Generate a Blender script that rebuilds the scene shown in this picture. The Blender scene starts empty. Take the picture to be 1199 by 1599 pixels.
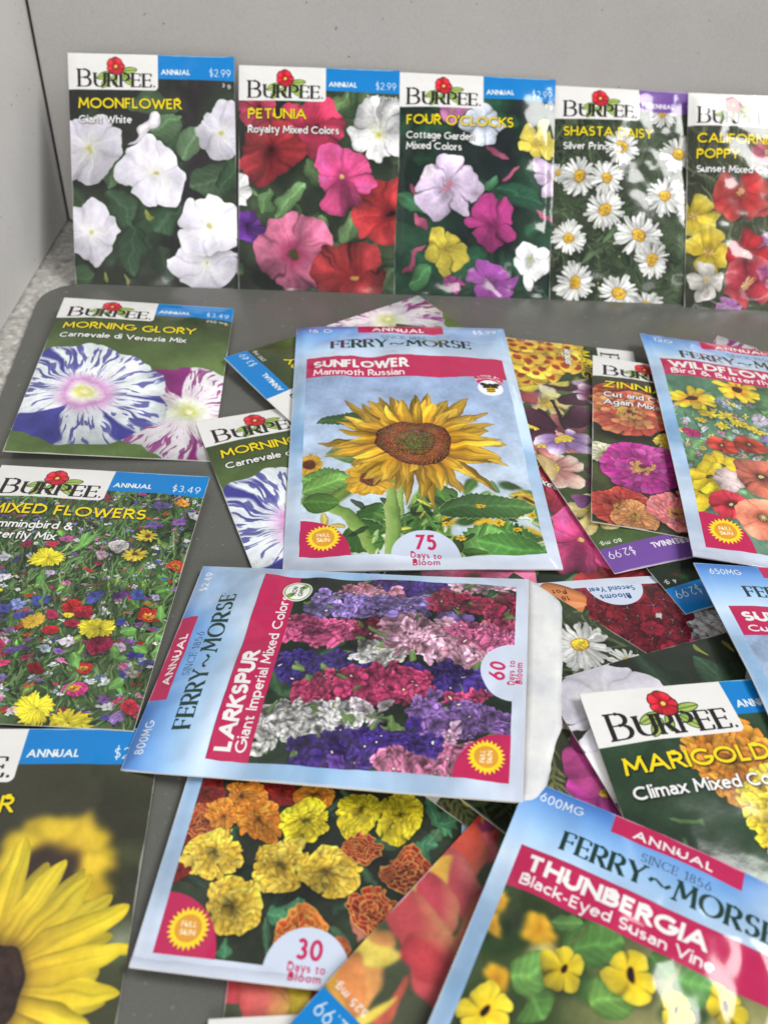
import bpy, bmesh, math, random
import numpy as np
from mathutils import Matrix, Vector

S = bpy.context.scene
MM = 0.001
# ------------------------------------------------------------------ camera
F_PX, PITCH, ROLL, CAM_H = 1404.9, 0.73415, 0.06661, 230.64
cam = bpy.data.objects.new('camera', bpy.data.cameras.new('camera'))
S.collection.objects.link(cam); S.camera = cam
cam.location = (0, 0, CAM_H * MM)
cam.rotation_euler = (Matrix.Rotation(math.pi / 2 - PITCH, 3, 'X') @ Matrix.Rotation(ROLL, 3, 'Z')).to_euler()
cam.data.sensor_fit = 'VERTICAL'; cam.data.sensor_height = 36; cam.data.sensor_width = 27
cam.data.lens = F_PX / 1599 * 36
cam.data.clip_start = .01; cam.data.clip_end = 50
cam.data.dof.use_dof = True
cam.data.dof.focus_distance = .318
cam.data.dof.aperture_fstop = cam.data.lens / 2.3

# ------------------------------------------------------------------ light and exposure
W_ = bpy.data.worlds.new('World'); S.world = W_; W_.use_nodes = True
W_.node_tree.nodes['Background'].inputs[0].default_value = (.93, .96, 1, 1)
W_.node_tree.nodes['Background'].inputs[1].default_value = .3
S.view_settings.view_transform = 'Standard'; S.view_settings.look = 'None'
S.view_settings.gamma = 1; S.view_settings.exposure = .07

def lamp(name, loc, aim, size, sy, power, col):
    d = bpy.data.lights.new(name, 'AREA'); d.shape = 'RECTANGLE'; d.size = size; d.size_y = sy
    d.energy = power; d.color = col
    o = bpy.data.objects.new(name, d); S.collection.objects.link(o); o.location = loc
    o.rotation_euler = (Vector(aim) - Vector(loc)).to_track_quat('-Z', 'Y').to_euler()
    return o
lamp('ceiling_lamp', (1.15, .25, 1.6), (0, .2, 0), .8, .8, 29, (1, .99, .97))
lamp('front_fill', (.3, -1.5, .75), (0, .4, .05), 1., .6, 20, (1, .985, .965))  # unseen fill, added to brighten the back wall and leaning packets
lamp('highlight_strip', (.9, -.95, 1.35), (.15, .42, .05), .6, .12, .9, (1, 1, 1))  # unseen strip light, added for glossy highlights on the right-hand leaning packets

rng = np.random.RandomState(7); random.seed(7)

# ------------------------------------------------------------------ print engine (flat artwork on the packets)
def _fbm(n, octs, seed):
    r = np.random.RandomState(seed); out = np.zeros((n, n)); amp = 1; tot = 0
    for o in octs:
        g = r.rand(o, o); x = np.arange(n) * o / n; i = x.astype(int); f = x - i; f = f * f * (3 - 2 * f)
        a = g[i][:, i] * (1 - f[:, None]) + g[(i + 1) % o][:, i] * f[:, None]
        b = g[i][:, (i + 1) % o] * (1 - f[:, None]) + g[(i + 1) % o][:, (i + 1) % o] * f[:, None]
        out += amp * (a * (1 - f[None]) + b * f[None]); tot += amp; amp *= .62
    out /= tot; return (out - out.mean()) / out.std()
NZ = _fbm(512, (8, 16, 32, 64, 128), 3)
NF = _fbm(512, (64, 128, 256), 4)
NS = _fbm(512, (8, 17), 6)   # smooth
NM = _fbm(512, (64, 101), 8)
def nz(x, y, N=NZ):
    a = np.asarray(x, float) * 8; b = np.asarray(y, float) * 8; i = np.floor(a).astype(int); j = np.floor(b).astype(int); f = a - i; g = b - j
    i0, i1, j0, j1 = i & 511, (i + 1) & 511, j & 511, (j + 1) & 511
    return (N[j0, i0] * (1 - f) + N[j0, i1] * f) * (1 - g) + (N[j1, i0] * (1 - f) + N[j1, i1] * f) * g

def c3(c): return np.array(c, float) / 255.
def grad(stops, a):
    xs = [s[0] for s in stops]; cs = np.array([c3(s[1]) for s in stops])
    return np.stack([np.interp(a, xs, cs[:, k]) for k in range(3)], -1)

def blur1(a, r, ax):
    if r < 1: return a
    k = 2 * r + 1
    pad = [(0, 0)] * a.ndim; pad[ax] = (r + 1, r)
    p = np.cumsum(np.pad(a, pad, mode='edge'), axis=ax)
    n = a.shape[ax]
    hi = np.take(p, np.arange(k, k + n), axis=ax); lo = np.take(p, np.arange(0, n), axis=ax)
    return (hi - lo) / k
def blur(a, r):
    for _ in range(2): a = blur1(blur1(a, r, 0), r, 1)
    return a

class Cv:
    def __init__(s, W, L, R=6.5, col=(40, 50, 35)):
        s.W, s.L, s.R = W, L, R
        s.w, s.h = int(W * R), int(L * R)
        s.a = np.zeros((s.h, s.w, 3), np.float32) + c3(col).astype(np.float32)
        s.off = np.random.RandomState(int(W * 97 + L * 13)).rand(2) * 60
    def win(s, x0, x1, y0, y1):
        i0, i1 = max(0, int(x0 * s.R)), min(s.w, int(x1 * s.R) + 2)
        j0, j1 = max(0, int(y0 * s.R)), min(s.h, int(y1 * s.R) + 2)
        if i1 <= i0 or j1 <= j0: return None
        X, Y = np.meshgrid((np.arange(i0, i1) + .5) / s.R, (np.arange(j0, j1) + .5) / s.R)
        return (slice(j0, j1), slice(i0, i1)), X, Y
    def full(s): return s.win(0, s.W + 1, 0, s.L + 1)
    def put(s, sl, al, col):
        al = al[..., None]; col = np.asarray(col)
        s.a[sl] = s.a[sl] * (1 - al) + col * al
    def photo(s, a1=.6, a2=.16, sat=.86, grain=.05, sd=0, lift=.035):
        """ruffle every outline a little and give the drawing the tone of a printed photograph"""
        sl, X, Y = s.full(); o = sd * 13.7 + s.off[0]
        dx = a1 * nz(X * .8 + o, Y * .8 + 5, NS) + a2 * nz(X / 2 + 40 + o, Y / 2, NM); dy = a1 * nz(X * .8 + 90 + o, Y * .8 + 70, NS) + a2 * nz(X / 2 + 11 + o, Y / 2 + 21, NM)
        x = np.clip((X + dx) * s.R - .5, 0, s.w - 1.001); y = np.clip((Y + dy) * s.R - .5, 0, s.h - 1.001); i = x.astype(int); j = y.astype(int); f = (x - i)[..., None]; g = (y - j)[..., None]; A = s.a
        B = (A[j, i] * (1 - f) + A[j, i + 1] * f) * (1 - g) + (A[j + 1, i] * (1 - f) + A[j + 1, i + 1] * f) * g
        m = 1 + grain * 1.3 * nz(X * .9 + 20 + o, Y * .9 + 9, NS) + grain * .6 * nz(X / 1.3 + 7 + o, Y / 1.3 + 3, NF)
        B = B * m[..., None]; l = (B @ np.array([.3, .59, .11]))[..., None]
        s.a = np.clip(l + (B - l) * sat + lift * (1 - l), 0, 1).astype(np.float32)
    def blur(s, mm): s.a = blur(s.a, max(1, int(mm * s.R / 2))).astype(np.float32)
    # --- plain shapes
    def rect(s, x0, y0, x1, y1, col, r=0, corners='', al=1):
        w = s.win(x0 - .5, x1 + .5, y0 - .5, y1 + .5)
        if not w: return
        sl, X, Y = w
        d = np.minimum(np.minimum(X - x0, x1 - X), np.minimum(Y - y0, y1 - Y))
        if r:
            m = (X > x1 - r) & (Y > y1 - r)
            d = np.where(m, r - np.hypot(X - (x1 - r), Y - (y1 - r)), d)
        s.put(sl, np.clip(d * s.R + .5, 0, 1) * al, c3(col))
    def disc(s, x, y, r, col, ry=None, al=1, soft=0, clip=None):
        ry = ry or r; w = s.win(x - r - 1 - soft, x + r + 1 + soft, y - ry - 1 - soft, y + ry + 1 + soft)
        if not w: return
        sl, X, Y = w; q = np.hypot((X - x) / r, (Y - y) / ry)
        a = np.clip((1 - q) * min(r, ry) * s.R + .5, 0, 1) if not soft else np.clip((1 - q) * min(r, ry) / soft, 0, 1) ** 1.3
        if clip is not None: a = a * (X > clip[0]) * (X < clip[2]) * (Y > clip[1]) * (Y < clip[3])
        s.put(sl, a * al, c3(col))
    def poly(s, pts, col, al=1):
        p = np.array(pts, float); w = s.win(p[:, 0].min() - 1, p[:, 0].max() + 1, p[:, 1].min() - 1, p[:, 1].max() + 1)
        if not w: return
        sl, X, Y = w; d = np.full(X.shape, 1e9); ins = np.zeros(X.shape, bool)
        for (ax, ay), (bx, by) in zip(p, np.roll(p, -1, 0)):
            ex, ey = bx - ax, by - ay; l2 = ex * ex + ey * ey + 1e-12
            t = np.clip(((X - ax) * ex + (Y - ay) * ey) / l2, 0, 1)
            d = np.minimum(d, np.hypot(X - ax - t * ex, Y - ay - t * ey))
            c = ((ay > Y) != (by > Y)) & (X < (bx - ax) * (Y - ay) / (by - ay + 1e-12) + ax); ins ^= c
        s.put(sl, np.clip(np.where(ins, d, -d) * s.R + .5, 0, 1) * al, c3(col))
    def stem(s, pts, wd, col, col2=None, al=1, hairy=0):
        p = np.array(pts, float)
        if len(p) == 3:
            t = np.linspace(0, 1, 9)[:, None]; p = (1 - t) ** 2 * p[0] + 2 * t * (1 - t) * p[1] + t * t * p[2]
        w = s.win(p[:, 0].min() - wd, p[:, 0].max() + wd, p[:, 1].min() - wd, p[:, 1].max() + wd)
        if not w: return
        sl, X, Y = w; best = np.full(X.shape, 1e9); sg = np.zeros(X.shape)
        for (ax, ay), (bx, by) in zip(p[:-1], p[1:]):
            ex, ey = bx - ax, by - ay; l2 = ex * ex + ey * ey + 1e-12
            t = np.clip(((X - ax) * ex + (Y - ay) * ey) / l2, 0, 1)
            d = np.hypot(X - ax - t * ex, Y - ay - t * ey); m = d < best
            sg = np.where(m, ((X - ax) * ey - (Y - ay) * ex) / math.sqrt(l2), sg); best = np.minimum(best, d)
        h = wd / 2
        f = np.clip(sg / h, -1, 1)
        c = c3(col) * (1 - .35 * f[..., None] ** 2) + .0
        if col2 is not None: c = c * (1 - np.clip(-f, 0, 1)[..., None] * .7) + c3(col2) * np.clip(-f, 0, 1)[..., None] * .7
        s.put(sl, np.clip((h - best) * s.R + .5, 0, 1) * al, c)
    # --- one petal or leaf in a (possibly squashed) frame
    def petal(s, cx, cy, ang, r0, ln, wd, c, p=.6, q=.4, M=None, rim=None, rimw=.25, rib=0., edge=.3, base=.0,
              stk=.08, tip=0., al=1, serr=0, veins=0, sd=0, curl=0):
        """c: gradient stops base -> tip; p, q: how full base and tip are"""
        ca, sa = math.cos(ang), math.sin(ang)
        pts = np.array([[r0 + ln * t, v * wd * .55] for t in (0, .5, 1) for v in (-1, 1)])
        pts = np.stack([pts[:, 0] * ca - pts[:, 1] * sa, pts[:, 0] * sa + pts[:, 1] * ca], 1)
        if M is not None: pts = pts @ M.T
        m = .4 + abs(curl) * wd
        w = s.win(cx + pts[:, 0].min() - m, cx + pts[:, 0].max() + m, cy + pts[:, 1].min() - m, cy + pts[:, 1].max() + m)
        if not w: return
        sl, X, Y = w; X = X - cx; Y = Y - cy
        if M is not None:
            I = np.linalg.inv(M); X, Y = I[0, 0] * X + I[0, 1] * Y, I[1, 0] * X + I[1, 1] * Y
        u = (X * ca + Y * sa - r0) / ln; v = -X * sa + Y * ca
        if curl: v = v - curl * wd * (u * u)
        uc = np.clip(u, 1e-4, 1 - 1e-4)
        mx = (p / (p + q)) ** p * (q / (p + q)) ** q
        prof = uc ** p * (1 - uc) ** q / mx
        if serr: prof = prof * (1 - serr * (.5 + .5 * np.sin(uc * 60 * ln / 20 + sd)))
        if tip: prof = prof * (1 - tip * np.clip(1 - abs(v) / (wd * .25), 0, 1) * np.clip((uc - .8) * 5, 0, 1))
        hw = wd / 2 * prof; t = v / (hw + 1e-3)
        a = np.clip((hw - abs(v)) * s.R + .5, 0, 1) * (u > 0) * (u < 1)
        col = grad(c, uc)
        sh = 1 - edge * np.clip(abs(t), 0, 1) ** 3 - base * (1 - uc) ** 2
        if stk: sh = sh + stk * nz(v * 2.6 / max(wd, .5) * 3 + sd, uc * 2.2 + sd * .7)
        if rib: sh = sh + rib * np.exp(-(v / (wd * .05 + .05)) ** 2)
        if veins:
            k = np.sin((uc * ln * 1.0 - abs(v) * .9) * 2 * math.pi / (wd * .22)); sh = sh + veins * np.clip(k, 0, 1) ** 4
            sh = sh - .12 * (v > 0)
        col = col * sh[..., None]
        if rim is not None:
            e = np.clip(1 - np.minimum(hw - abs(v), (1 - uc) * ln * .8) / (wd * rimw), 0, 1)[..., None]
            col = col * (1 - e) + c3(rim) * e
        s.put(sl, a * al, np.clip(col, 0, 1))
    def leaf(s, x, y, ang, ln, wd, col=(60, 95, 50), tipc=None, sd=0, **k):
        c2 = tuple(min(255, v * 1.25) for v in col) if tipc is None else tipc
        kw = dict(p=.55, q=.7, rib=.22, edge=.25, veins=.13, stk=.09, sd=sd); kw.update(k)
        s.petal(x, y, ang, 0, ln, wd, [(0, col), (1, c2)], **kw)
    # --- a bloom whose outline is a lobed curve
    def polar(s, x, y, r, n, stops, notch=.15, p=.6, rot=0, M=None, wob=.03, crease=.25, rib=0., ribc=None, streak=.07,
              fold=.06, al=1, sd=0, edge=.15, kf=9, paint=None, shadow=.35):
        if shadow: s.disc(x + r * .08, y + r * .12, r * 1.12, (8, 12, 8), al=shadow, soft=r * .35)
        R2 = r * 1.12; w = s.win(x - R2 * 1.2, x + R2 * 1.2, y - R2 * 1.2, y + R2 * 1.2)
        if not w: return
        sl, X, Y = w; X = X - x; Y = Y - y
        if M is not None:
            I = np.linalg.inv(M); X, Y = I[0, 0] * X + I[0, 1] * Y, I[1, 0] * X + I[1, 1] * Y
        th = np.arctan2(Y, X); rho = np.hypot(X, Y)
        ph = (th - rot + .16 * np.sin(th * 2 + sd * 2.1) + .1 * np.sin(th * 3 + sd)) * n / 2
        lobe = abs(np.cos(ph)); lsd = sd * 3.7
        cx, sx = np.cos(th), np.sin(th)
        wn = nz(cx * 1.3 + 9 + lsd, sx * 1.3 + 9 + lsd) * .6 + .5 * nz(cx * 4 + 30 + lsd, sx * 4 + 30 + lsd, NZ)
        Rt = r * (1 - notch * (1 - lobe ** p)) * (1 + wob * wn + .05 * np.sin(th * 2 + sd * 1.7) + .03 * np.sin(th * 3 + sd * 2.9) - .022 * np.clip(np.cos(th * n * 2 + sd), 0, 1)); a = rho / Rt
        al_ = np.clip((1 - a) * r * s.R + .5, 0, 1) * al
        col = grad(stops, np.clip(a, 0, 1))
        sh = 1 - crease * np.clip(1 - lobe * 3.2, 0, 1) ** 1.5 * np.clip((a - .15) * 2, 0, 1) - edge * np.clip(a, 0, 1) ** 6
        sh = sh + (streak * nz(cx * kf + 20 + lsd, sx * kf + 20 + lsd) + streak * 1.1 * nz(cx * 3.2 + 50 + lsd, sx * 3.2 + 8 + lsd)) * np.clip(a * 1.5, 0, 1) + fold * np.sin(2 * ph) * a
        sh = sh + .045 * nz(X / r * 2.2 + 11 + lsd, Y / r * 2.2 + 7)
        sh = sh - .07 * (Y / r)
        col = col * sh[..., None]
        if rib:
            e = (np.clip(1 - (1 - lobe) / .035, 0, 1) * np.clip(1.15 - a, 0, 1) * rib)[..., None]
            col = col * (1 - e) + c3(ribc or (255, 255, 240)) * e
        if paint: col = paint(col, th, rho / r, a, cx, sx, lobe)
        s.put(sl, al_, np.clip(col, 0, 1))
    def ball(s, x, y, r, cols, rings=6, pw=.34, pl=.42, rim=None, rimw=.2, sd=0, jit=.25, M=None, core=None, dark=(70, 35, 5), p=.5, q=.22, edge=.3, base=.45, dens=1.):
        rn = np.random.RandomState(sd + 11)
        s.disc(x + r * .06, y + r * .1, r * 1.15, (6, 10, 6), al=.5, soft=r * .3)
        s.disc(x, y, r * .8, dark)
        for k in range(rings):
            rr = r * (1 - k / rings); cnt = max(4, int(dens * 2 * math.pi * rr / (r * pw) * 1.25)); o = rn.rand() * 6
            for i in range(cnt):
                a = o + 2 * math.pi * i / cnt + rn.randn() * jit * .25; ln = r * pl * (1 + rn.randn() * .12) * (.75 + .25 * rr / r)
                cc = cols[rn.randint(len(cols))]; f = (.8 + .2 * (rr / r)) * (1 + rn.randn() * .07) * (1 - .08 * math.sin(a))
                if core and k >= rings - 2: cc = core
                cs = tuple(np.clip(np.array(cc) * f, 0, 255))
                s.petal(x, y, a, max(0, rr - ln) * (1 + rn.randn() * .04), ln, r * pw * (1 + rn.randn() * .18) * (.65 + .35 * rr / r), [(0, tuple(v * .62 for v in cs)), (.55, cs), (1, tuple(min(255, v * 1.1) for v in cs))],
                        p=p, q=q, rim=rim, rimw=rimw, base=base, edge=edge, sd=rn.rand() * 50, M=M, stk=.06, tip=.25)
    def daisy(s, x, y, r, n=20, col=(240, 242, 236), col0=None, cen=(222, 170, 40), cr=.24, wd=.2, M=None, sd=0, q=.25, jit=.12, cdark=(150, 95, 15), two=0, shadow=.4, edge=.25, lnj=.08, p=.35, rib=-.04, stk=.08):
        rn = np.random.RandomState(sd + 5); col0 = col0 or tuple(v * .82 for v in col)
        if shadow: s.disc(x + r * .08, y + r * .12, r * 1.05, (6, 10, 6), al=shadow, soft=r * .4)
        for lay in range(1 + two):
            order = rn.permutation(n)
            for i in order:
                a = 2 * math.pi * (i + .5 * lay) / n + rn.randn() * jit
                f = 1 + rn.randn() * .04 - (.1 if two and lay == 0 else 0)
                s.petal(x, y, a, r * cr * .5, r * (1 - cr * .5) * (1 - abs(rn.randn()) * lnj) * (1 if lay == 0 else .86), r * wd * (1 + rn.randn() * .12),
                        [(0, tuple(v * f for v in col0)), (.5, tuple(min(255, v * f) for v in col)), (1, tuple(min(255, v * f * 1.02) for v in col))], p=p, q=q, M=M, sd=rn.rand() * 40, edge=edge, rib=rib, curl=rn.randn() * .12, stk=stk)
        if cen:
            if M is None: mx = (r * cr, r * cr)
            else: mx = (r * cr * np.hypot(*M[0]), r * cr * np.hypot(*M[1]))
            s.seedhead(x, y, mx[0], mx[1], cen, cdark, sd)
    def seedhead(s, x, y, rx, ry, cen, dark, sd=0, ring=None):
        w = s.win(x - rx - 1, x + rx + 1, y - ry - 1, y + ry + 1)
        if not w: return
        sl, X, Y = w; q = np.hypot((X - x) / rx, (Y - y) / ry)
        n = nz((X - x) / rx * 6 + 20 + sd, (Y - y) / ry * 6 + 20, NF)
        col = grad([(0, tuple(v * .85 for v in cen)), (.35, cen), (.8, cen), (1, dark)], np.clip(q, 0, 1)) * (1 + .16 * n - .12 * (Y - y) / ry)[..., None]
        s.put(sl, np.clip((1 - q) * min(rx, ry) * s.R + .5, 0, 1), np.clip(col, 0, 1))
    def bg(s, c1, c2, sc=.12, c3_=None, lo=-1, hi=1.2, dx=0, y0=0):
        w = s.full(); sl, X, Y = w
        n = nz(X * sc + s.off[0] + dx, Y * sc + s.off[1]); t = np.clip((n - lo) / (hi - lo), 0, 1)
        col = c3(c1) * (1 - t[..., None]) + c3(c2) * t[..., None]
        if c3_ is not None:
            m = np.clip((nz(X * sc * .6 + 33 + dx, Y * sc * .6 + 12) - .4) / 1., 0, 1)[..., None]; col = col * (1 - m) + c3(c3_) * m
        s.a[sl] = col
    def foliage(s, n, cols, ln=(6, 14), wd=(.35, .6), x=None, y=None, sd=0, **k):
        rn = np.random.RandomState(sd); x = x or (0, s.W); y = y or (0, s.L)
        for i in range(n):
            l = rn.uniform(*ln)
            s.leaf(rn.uniform(*x), rn.uniform(*y), rn.uniform(0, 6.28), l, l * rn.uniform(*wd), tuple(np.array(cols[rn.randint(len(cols))]) * rn.uniform(.8, 1.2)), sd=rn.rand() * 50, **k)
    def grass(s, n, cols, ln=(5, 15), wd=.35, x=None, y=None, sd=0, up=-1.57, spread=.5):
        rn = np.random.RandomState(sd); x = x or (0, s.W); y = y or (0, s.L)
        for i in range(n):
            a = up + rn.randn() * spread; l = rn.uniform(*ln); px, py = rn.uniform(*x), rn.uniform(*y)
            s.petal(px, py, a, 0, l, wd * rn.uniform(.6, 1.6), [(0, tuple(np.array(cols[rn.randint(len(cols))]) * rn.uniform(.7, 1.2))), (1, cols[rn.randint(len(cols))])], p=.4, q=.6, curl=rn.randn() * .8, stk=0)

def sq(q, a=0):
    """squash a bloom by q along the direction a (degrees)"""
    r = math.radians(a); R = np.array([[math.cos(r), -math.sin(r)], [math.sin(r), math.cos(r)]])
    return R @ np.diag([1, q]) @ R.T

# ------------------------------------------------------------------ lettering: one skeleton alphabet, drawn plain or with serifs
def arc(cx, cy, rx, ry, a0, a1, n=12):
    t = np.radians(np.linspace(a0, a1, n)); return [(cx + rx * math.cos(v), cy + ry * math.sin(v)) for v in t]
def _glyphs():
    G = {}
    G['A'] = (.86, [[(0, 0), (.43, 1), (.86, 0)], [(.15, .32), (.71, .32)]])
    G['B'] = (.6, [[(0, 0), (0, 1)], [(0, 1), (.3, 1)] + arc(.3, .765, .24, .235, 90, -90) + [(0, .53)], [(0, .53), (.32, .53)] + arc(.32, .265, .28, .265, 90, -90) + [(0, 0)]])
    G['C'] = (.86, [arc(.5, .5, .5, .5, 48, 312, 20)])
    G['D'] = (.78, [[(0, 0), (0, 1)], [(0, 1), (.26, 1)] + arc(.26, .5, .52, .5, 90, -90, 16) + [(0, 0)]])
    G['E'] = (.5, [[(0, 0), (0, 1)], [(0, 1), (.5, 1)], [(0, .52), (.44, .52)], [(0, 0), (.5, 0)]])
    G['F'] = (.48, [[(0, 0), (0, 1)], [(0, 1), (.48, 1)], [(0, .5), (.42, .5)]])
    G['G'] = (.93, [arc(.5, .5, .5, .5, 48, 350, 22) + [(.99, .46), (.6, .46)]])
    G['H'] = (.7, [[(0, 0), (0, 1)], [(.7, 0), (.7, 1)], [(0, .52), (.7, .52)]])
    G['I'] = (0, [[(0, 0), (0, 1)]])
    G['J'] = (.36, [[(.36, 1), (.36, .28)] + arc(.1, .28, .26, .28, 0, -95, 8)])
    G['K'] = (.64, [[(0, 0), (0, 1)], [(.6, 1), (.03, .46)], [(.2, .62), (.64, 0)]])
    G['L'] = (.46, [[(0, 1), (0, 0)], [(0, 0), (.46, 0)]])
    G['M'] = (.92, [[(0, 0), (.1, 1)], [(.1, 1), (.46, .22)], [(.46, .22), (.82, 1)], [(.82, 1), (.92, 0)]])
    G['N'] = (.74, [[(0, 0), (0, 1)], [(0, 1), (.74, 0)], [(.74, 0), (.74, 1)]])
    G['O'] = (1., [arc(.5, .5, .5, .5, 0, 360, 26)])
    G['P'] = (.56, [[(0, 0), (0, 1)], [(0, 1), (.28, 1)] + arc(.28, .73, .28, .27, 90, -90) + [(0, .46)]])
    G['Q'] = (1., [arc(.5, .5, .5, .5, 0, 360, 26), [(.6, .25), (.95, -.08)]])
    G['R'] = (.6, [[(0, 0), (0, 1)], [(0, 1), (.28, 1)] + arc(.28, .74, .27, .26, 90, -90) + [(0, .48)], [(.25, .48), (.6, 0)]])
    G['S'] = (.56, [arc(.28, .75, .25, .25, 35, 260, 14) + arc(.27, .26, .27, .26, 80, -140, 14)])
    G['T'] = (.68, [[(.34, 0), (.34, 1)], [(0, 1), (.68, 1)]])
    G['U'] = (.68, [[(0, 1), (0, .34)] + arc(.34, .34, .34, .34, 180, 360, 14) + [(.68, 1)]])
    G['V'] = (.8, [[(0, 1), (.4, 0)], [(.4, 0), (.8, 1)]])
    G['W'] = (1.2, [[(0, 1), (.32, 0)], [(.32, 0), (.6, .95)], [(.6, .95), (.88, 0)], [(.88, 0), (1.2, 1)]])
    G['X'] = (.7, [[(0, 1), (.7, 0)], [(0, 0), (.7, 1)]])
    G['Y'] = (.74, [[(0, 1), (.37, .46)], [(.37, .46), (.74, 1)], [(.37, .46), (.37, 0)]])
    G['Z'] = (.64, [[(.02, 1), (.62, 1)], [(.62, 1), (0, 0)], [(0, 0), (.64, 0)]])
    x = .66
    G['a'] = (.46, [arc(.22, x - .2, .22, .2, 145, 0, 8) + [(.44, .0)], [(.44, .4), (.26, .4)] + arc(.2, .2, .2, .2, 90, 270, 8) + [(.24, 0), (.44, .12)]])
    G['b'] = (.54, [[(0, 0), (0, 1.04)], arc(.26, x / 2, .27, x / 2, 0, 360, 18)])
    G['c'] = (.46, [arc(.29, x / 2, .29, x / 2, 50, 310, 14)])
    G['d'] = (.54, [[(.54, 0), (.54, 1.04)], arc(.28, x / 2, .27, x / 2, 0, 360, 18)])
    G['e'] = (.54, [[(.02, .36), (.54, .36)] + arc(.28, x / 2, .27, x / 2, 5, 318, 16)])
    G['f'] = (.32, [[(.14, 0), (.14, .82)] + arc(.32, .84, .18, .19, 180, 90, 6), [(0, x - .02), (.36, x - .02)]])
    G['g'] = (.54, [[(.54, x), (.54, -.08)] + arc(.28, -.06, .26, .24, 0, -140, 9), arc(.28, x / 2, .27, x / 2, 0, 360, 18)])
    G['h'] = (.48, [[(0, 0), (0, 1.04)], [(0, .4)] + arc(.24, .42, .24, .24, 180, 0, 10) + [(.48, 0)]])
    G['i'] = (0, [[(0, 0), (0, x)], 'dot'])
    G['k'] = (.48, [[(0, 0), (0, 1.04)], [(.44, x), (.03, .28)], [(.15, .4), (.48, 0)]])
    G['l'] = (0, [[(0, 0), (0, 1.04)]])
    G['m'] = (.8, [[(0, 0), (0, x)], [(0, .44)] + arc(.2, .46, .2, .2, 180, 0, 9) + [(.4, 0)], [(.4, .44)] + arc(.6, .46, .2, .2, 180, 0, 9) + [(.8, 0)]])
    G['n'] = (.48, [[(0, 0), (0, x)], [(0, .4)] + arc(.24, .42, .24, .24, 180, 0, 10) + [(.48, 0)]])
    G['o'] = (.58, [arc(.29, x / 2, .29, x / 2, 0, 360, 20)])
    G['p'] = (.54, [[(0, -.3), (0, x)], arc(.26, x / 2, .27, x / 2, 0, 360, 18)])
    G['r'] = (.28, [[(0, 0), (0, x)], [(0, .38)] + arc(.24, .4, .24, .26, 180, 80, 7)])
    G['s'] = (.38, [arc(.19, x * .75, .17, x * .25, 35, 260, 10) + arc(.19, x * .26, .19, x * .26, 80, -140, 10)])
    G['t'] = (.34, [[(.16, .86), (.16, .0)], [(0, x - .02), (.38, x - .02)], [(.16, .02), (.36, .02)]])
    G['u'] = (.48, [[(0, x), (0, .24)] + arc(.24, .24, .24, .24, 180, 360, 10), [(.48, x), (.48, 0)]])
    G['v'] = (.5, [[(0, x), (.25, 0)], [(.25, 0), (.5, x)]])
    G['w'] = (.8, [[(0, x), (.2, 0)], [(.2, 0), (.4, x)], [(.4, x), (.6, 0)], [(.6, 0), (.8, x)]])
    G['x'] = (.48, [[(0, x), (.48, 0)], [(0, 0), (.48, x)]])
    G['y'] = (.5, [[(0, x), (.26, .02)], [(.5, x), (.2, -.28), (.05, -.28)]])
    G['z'] = (.44, [[(.02, x), (.42, x)], [(.42, x), (0, 0)], [(0, 0), (.44, 0)]])
    G['0'] = (.62, [arc(.31, .5, .31, .5, 0, 360, 24)])
    G['1'] = (.3, [[(.0, .8), (.25, 1), (.25, 0)]])
    G['2'] = (.54, [arc(.27, .72, .26, .28, 160, -35, 10) + [(0, 0)], [(0, 0), (.54, 0)]])
    G['3'] = (.54, [arc(.25, .75, .23, .25, 145, -90, 12), arc(.25, .26, .28, .26, 90, -145, 12)])
    G['4'] = (.62, [[(.44, 0), (.44, 1)], [(.44, 1), (0, .26)], [(0, .26), (.62, .26)]])
    G['5'] = (.54, [[(.48, 1), (.1, 1), (.05, .55)], [(.05, .55)] + arc(.24, .32, .29, .32, 110, -140, 14)])
    G['6'] = (.58, [arc(.29, .31, .29, .31, 0, 360, 20), [(.03, .4), (.36, 1)]])
    G['7'] = (.54, [[(0, 1), (.54, 1)], [(.54, 1), (.14, 0)]])
    G['8'] = (.54, [arc(.27, .76, .22, .24, 0, 360, 18), arc(.27, .26, .27, .26, 0, 360, 18)])
    G['9'] = (.58, [arc(.29, .69, .29, .31, 0, 360, 20), [(.55, .6), (.22, 0)]])
    G['$'] = (.52, [arc(.26, .72, .22, .2, 35, 255, 12) + arc(.26, .29, .25, .23, 80, -140, 12), [(.26, -.12), (.26, 1.12)]])
    G['.'] = (0, ['per']); G[','] = (0, [[(.02, .06), (-.05, -.16)]])
    G['&'] = (.72, [[(.7, 0), (.17, .68)] + arc(.3, .8, .17, .19, 210, -20, 10) + [(.1, .4)] + arc(.27, .24, .26, .25, 130, 330, 10) + [(.68, .5)]])
    G["'"] = (0, [[(0, 1.02), (0, .74)]]); G['"'] = (.18, [[(0, 1.02), (0, .74)], [(.18, 1.02), (.18, .74)]]); G['-'] = (.3, [[(0, .34), (.3, .34)]])
    G['~'] = (1.0, [[(0, .36), (.12, .52), (.28, .56), (.45, .47), (.62, .36), (.8, .34), (1.0, .52)]])
    G[' '] = (.4, [])
    return G
GL = _glyphs()

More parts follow.
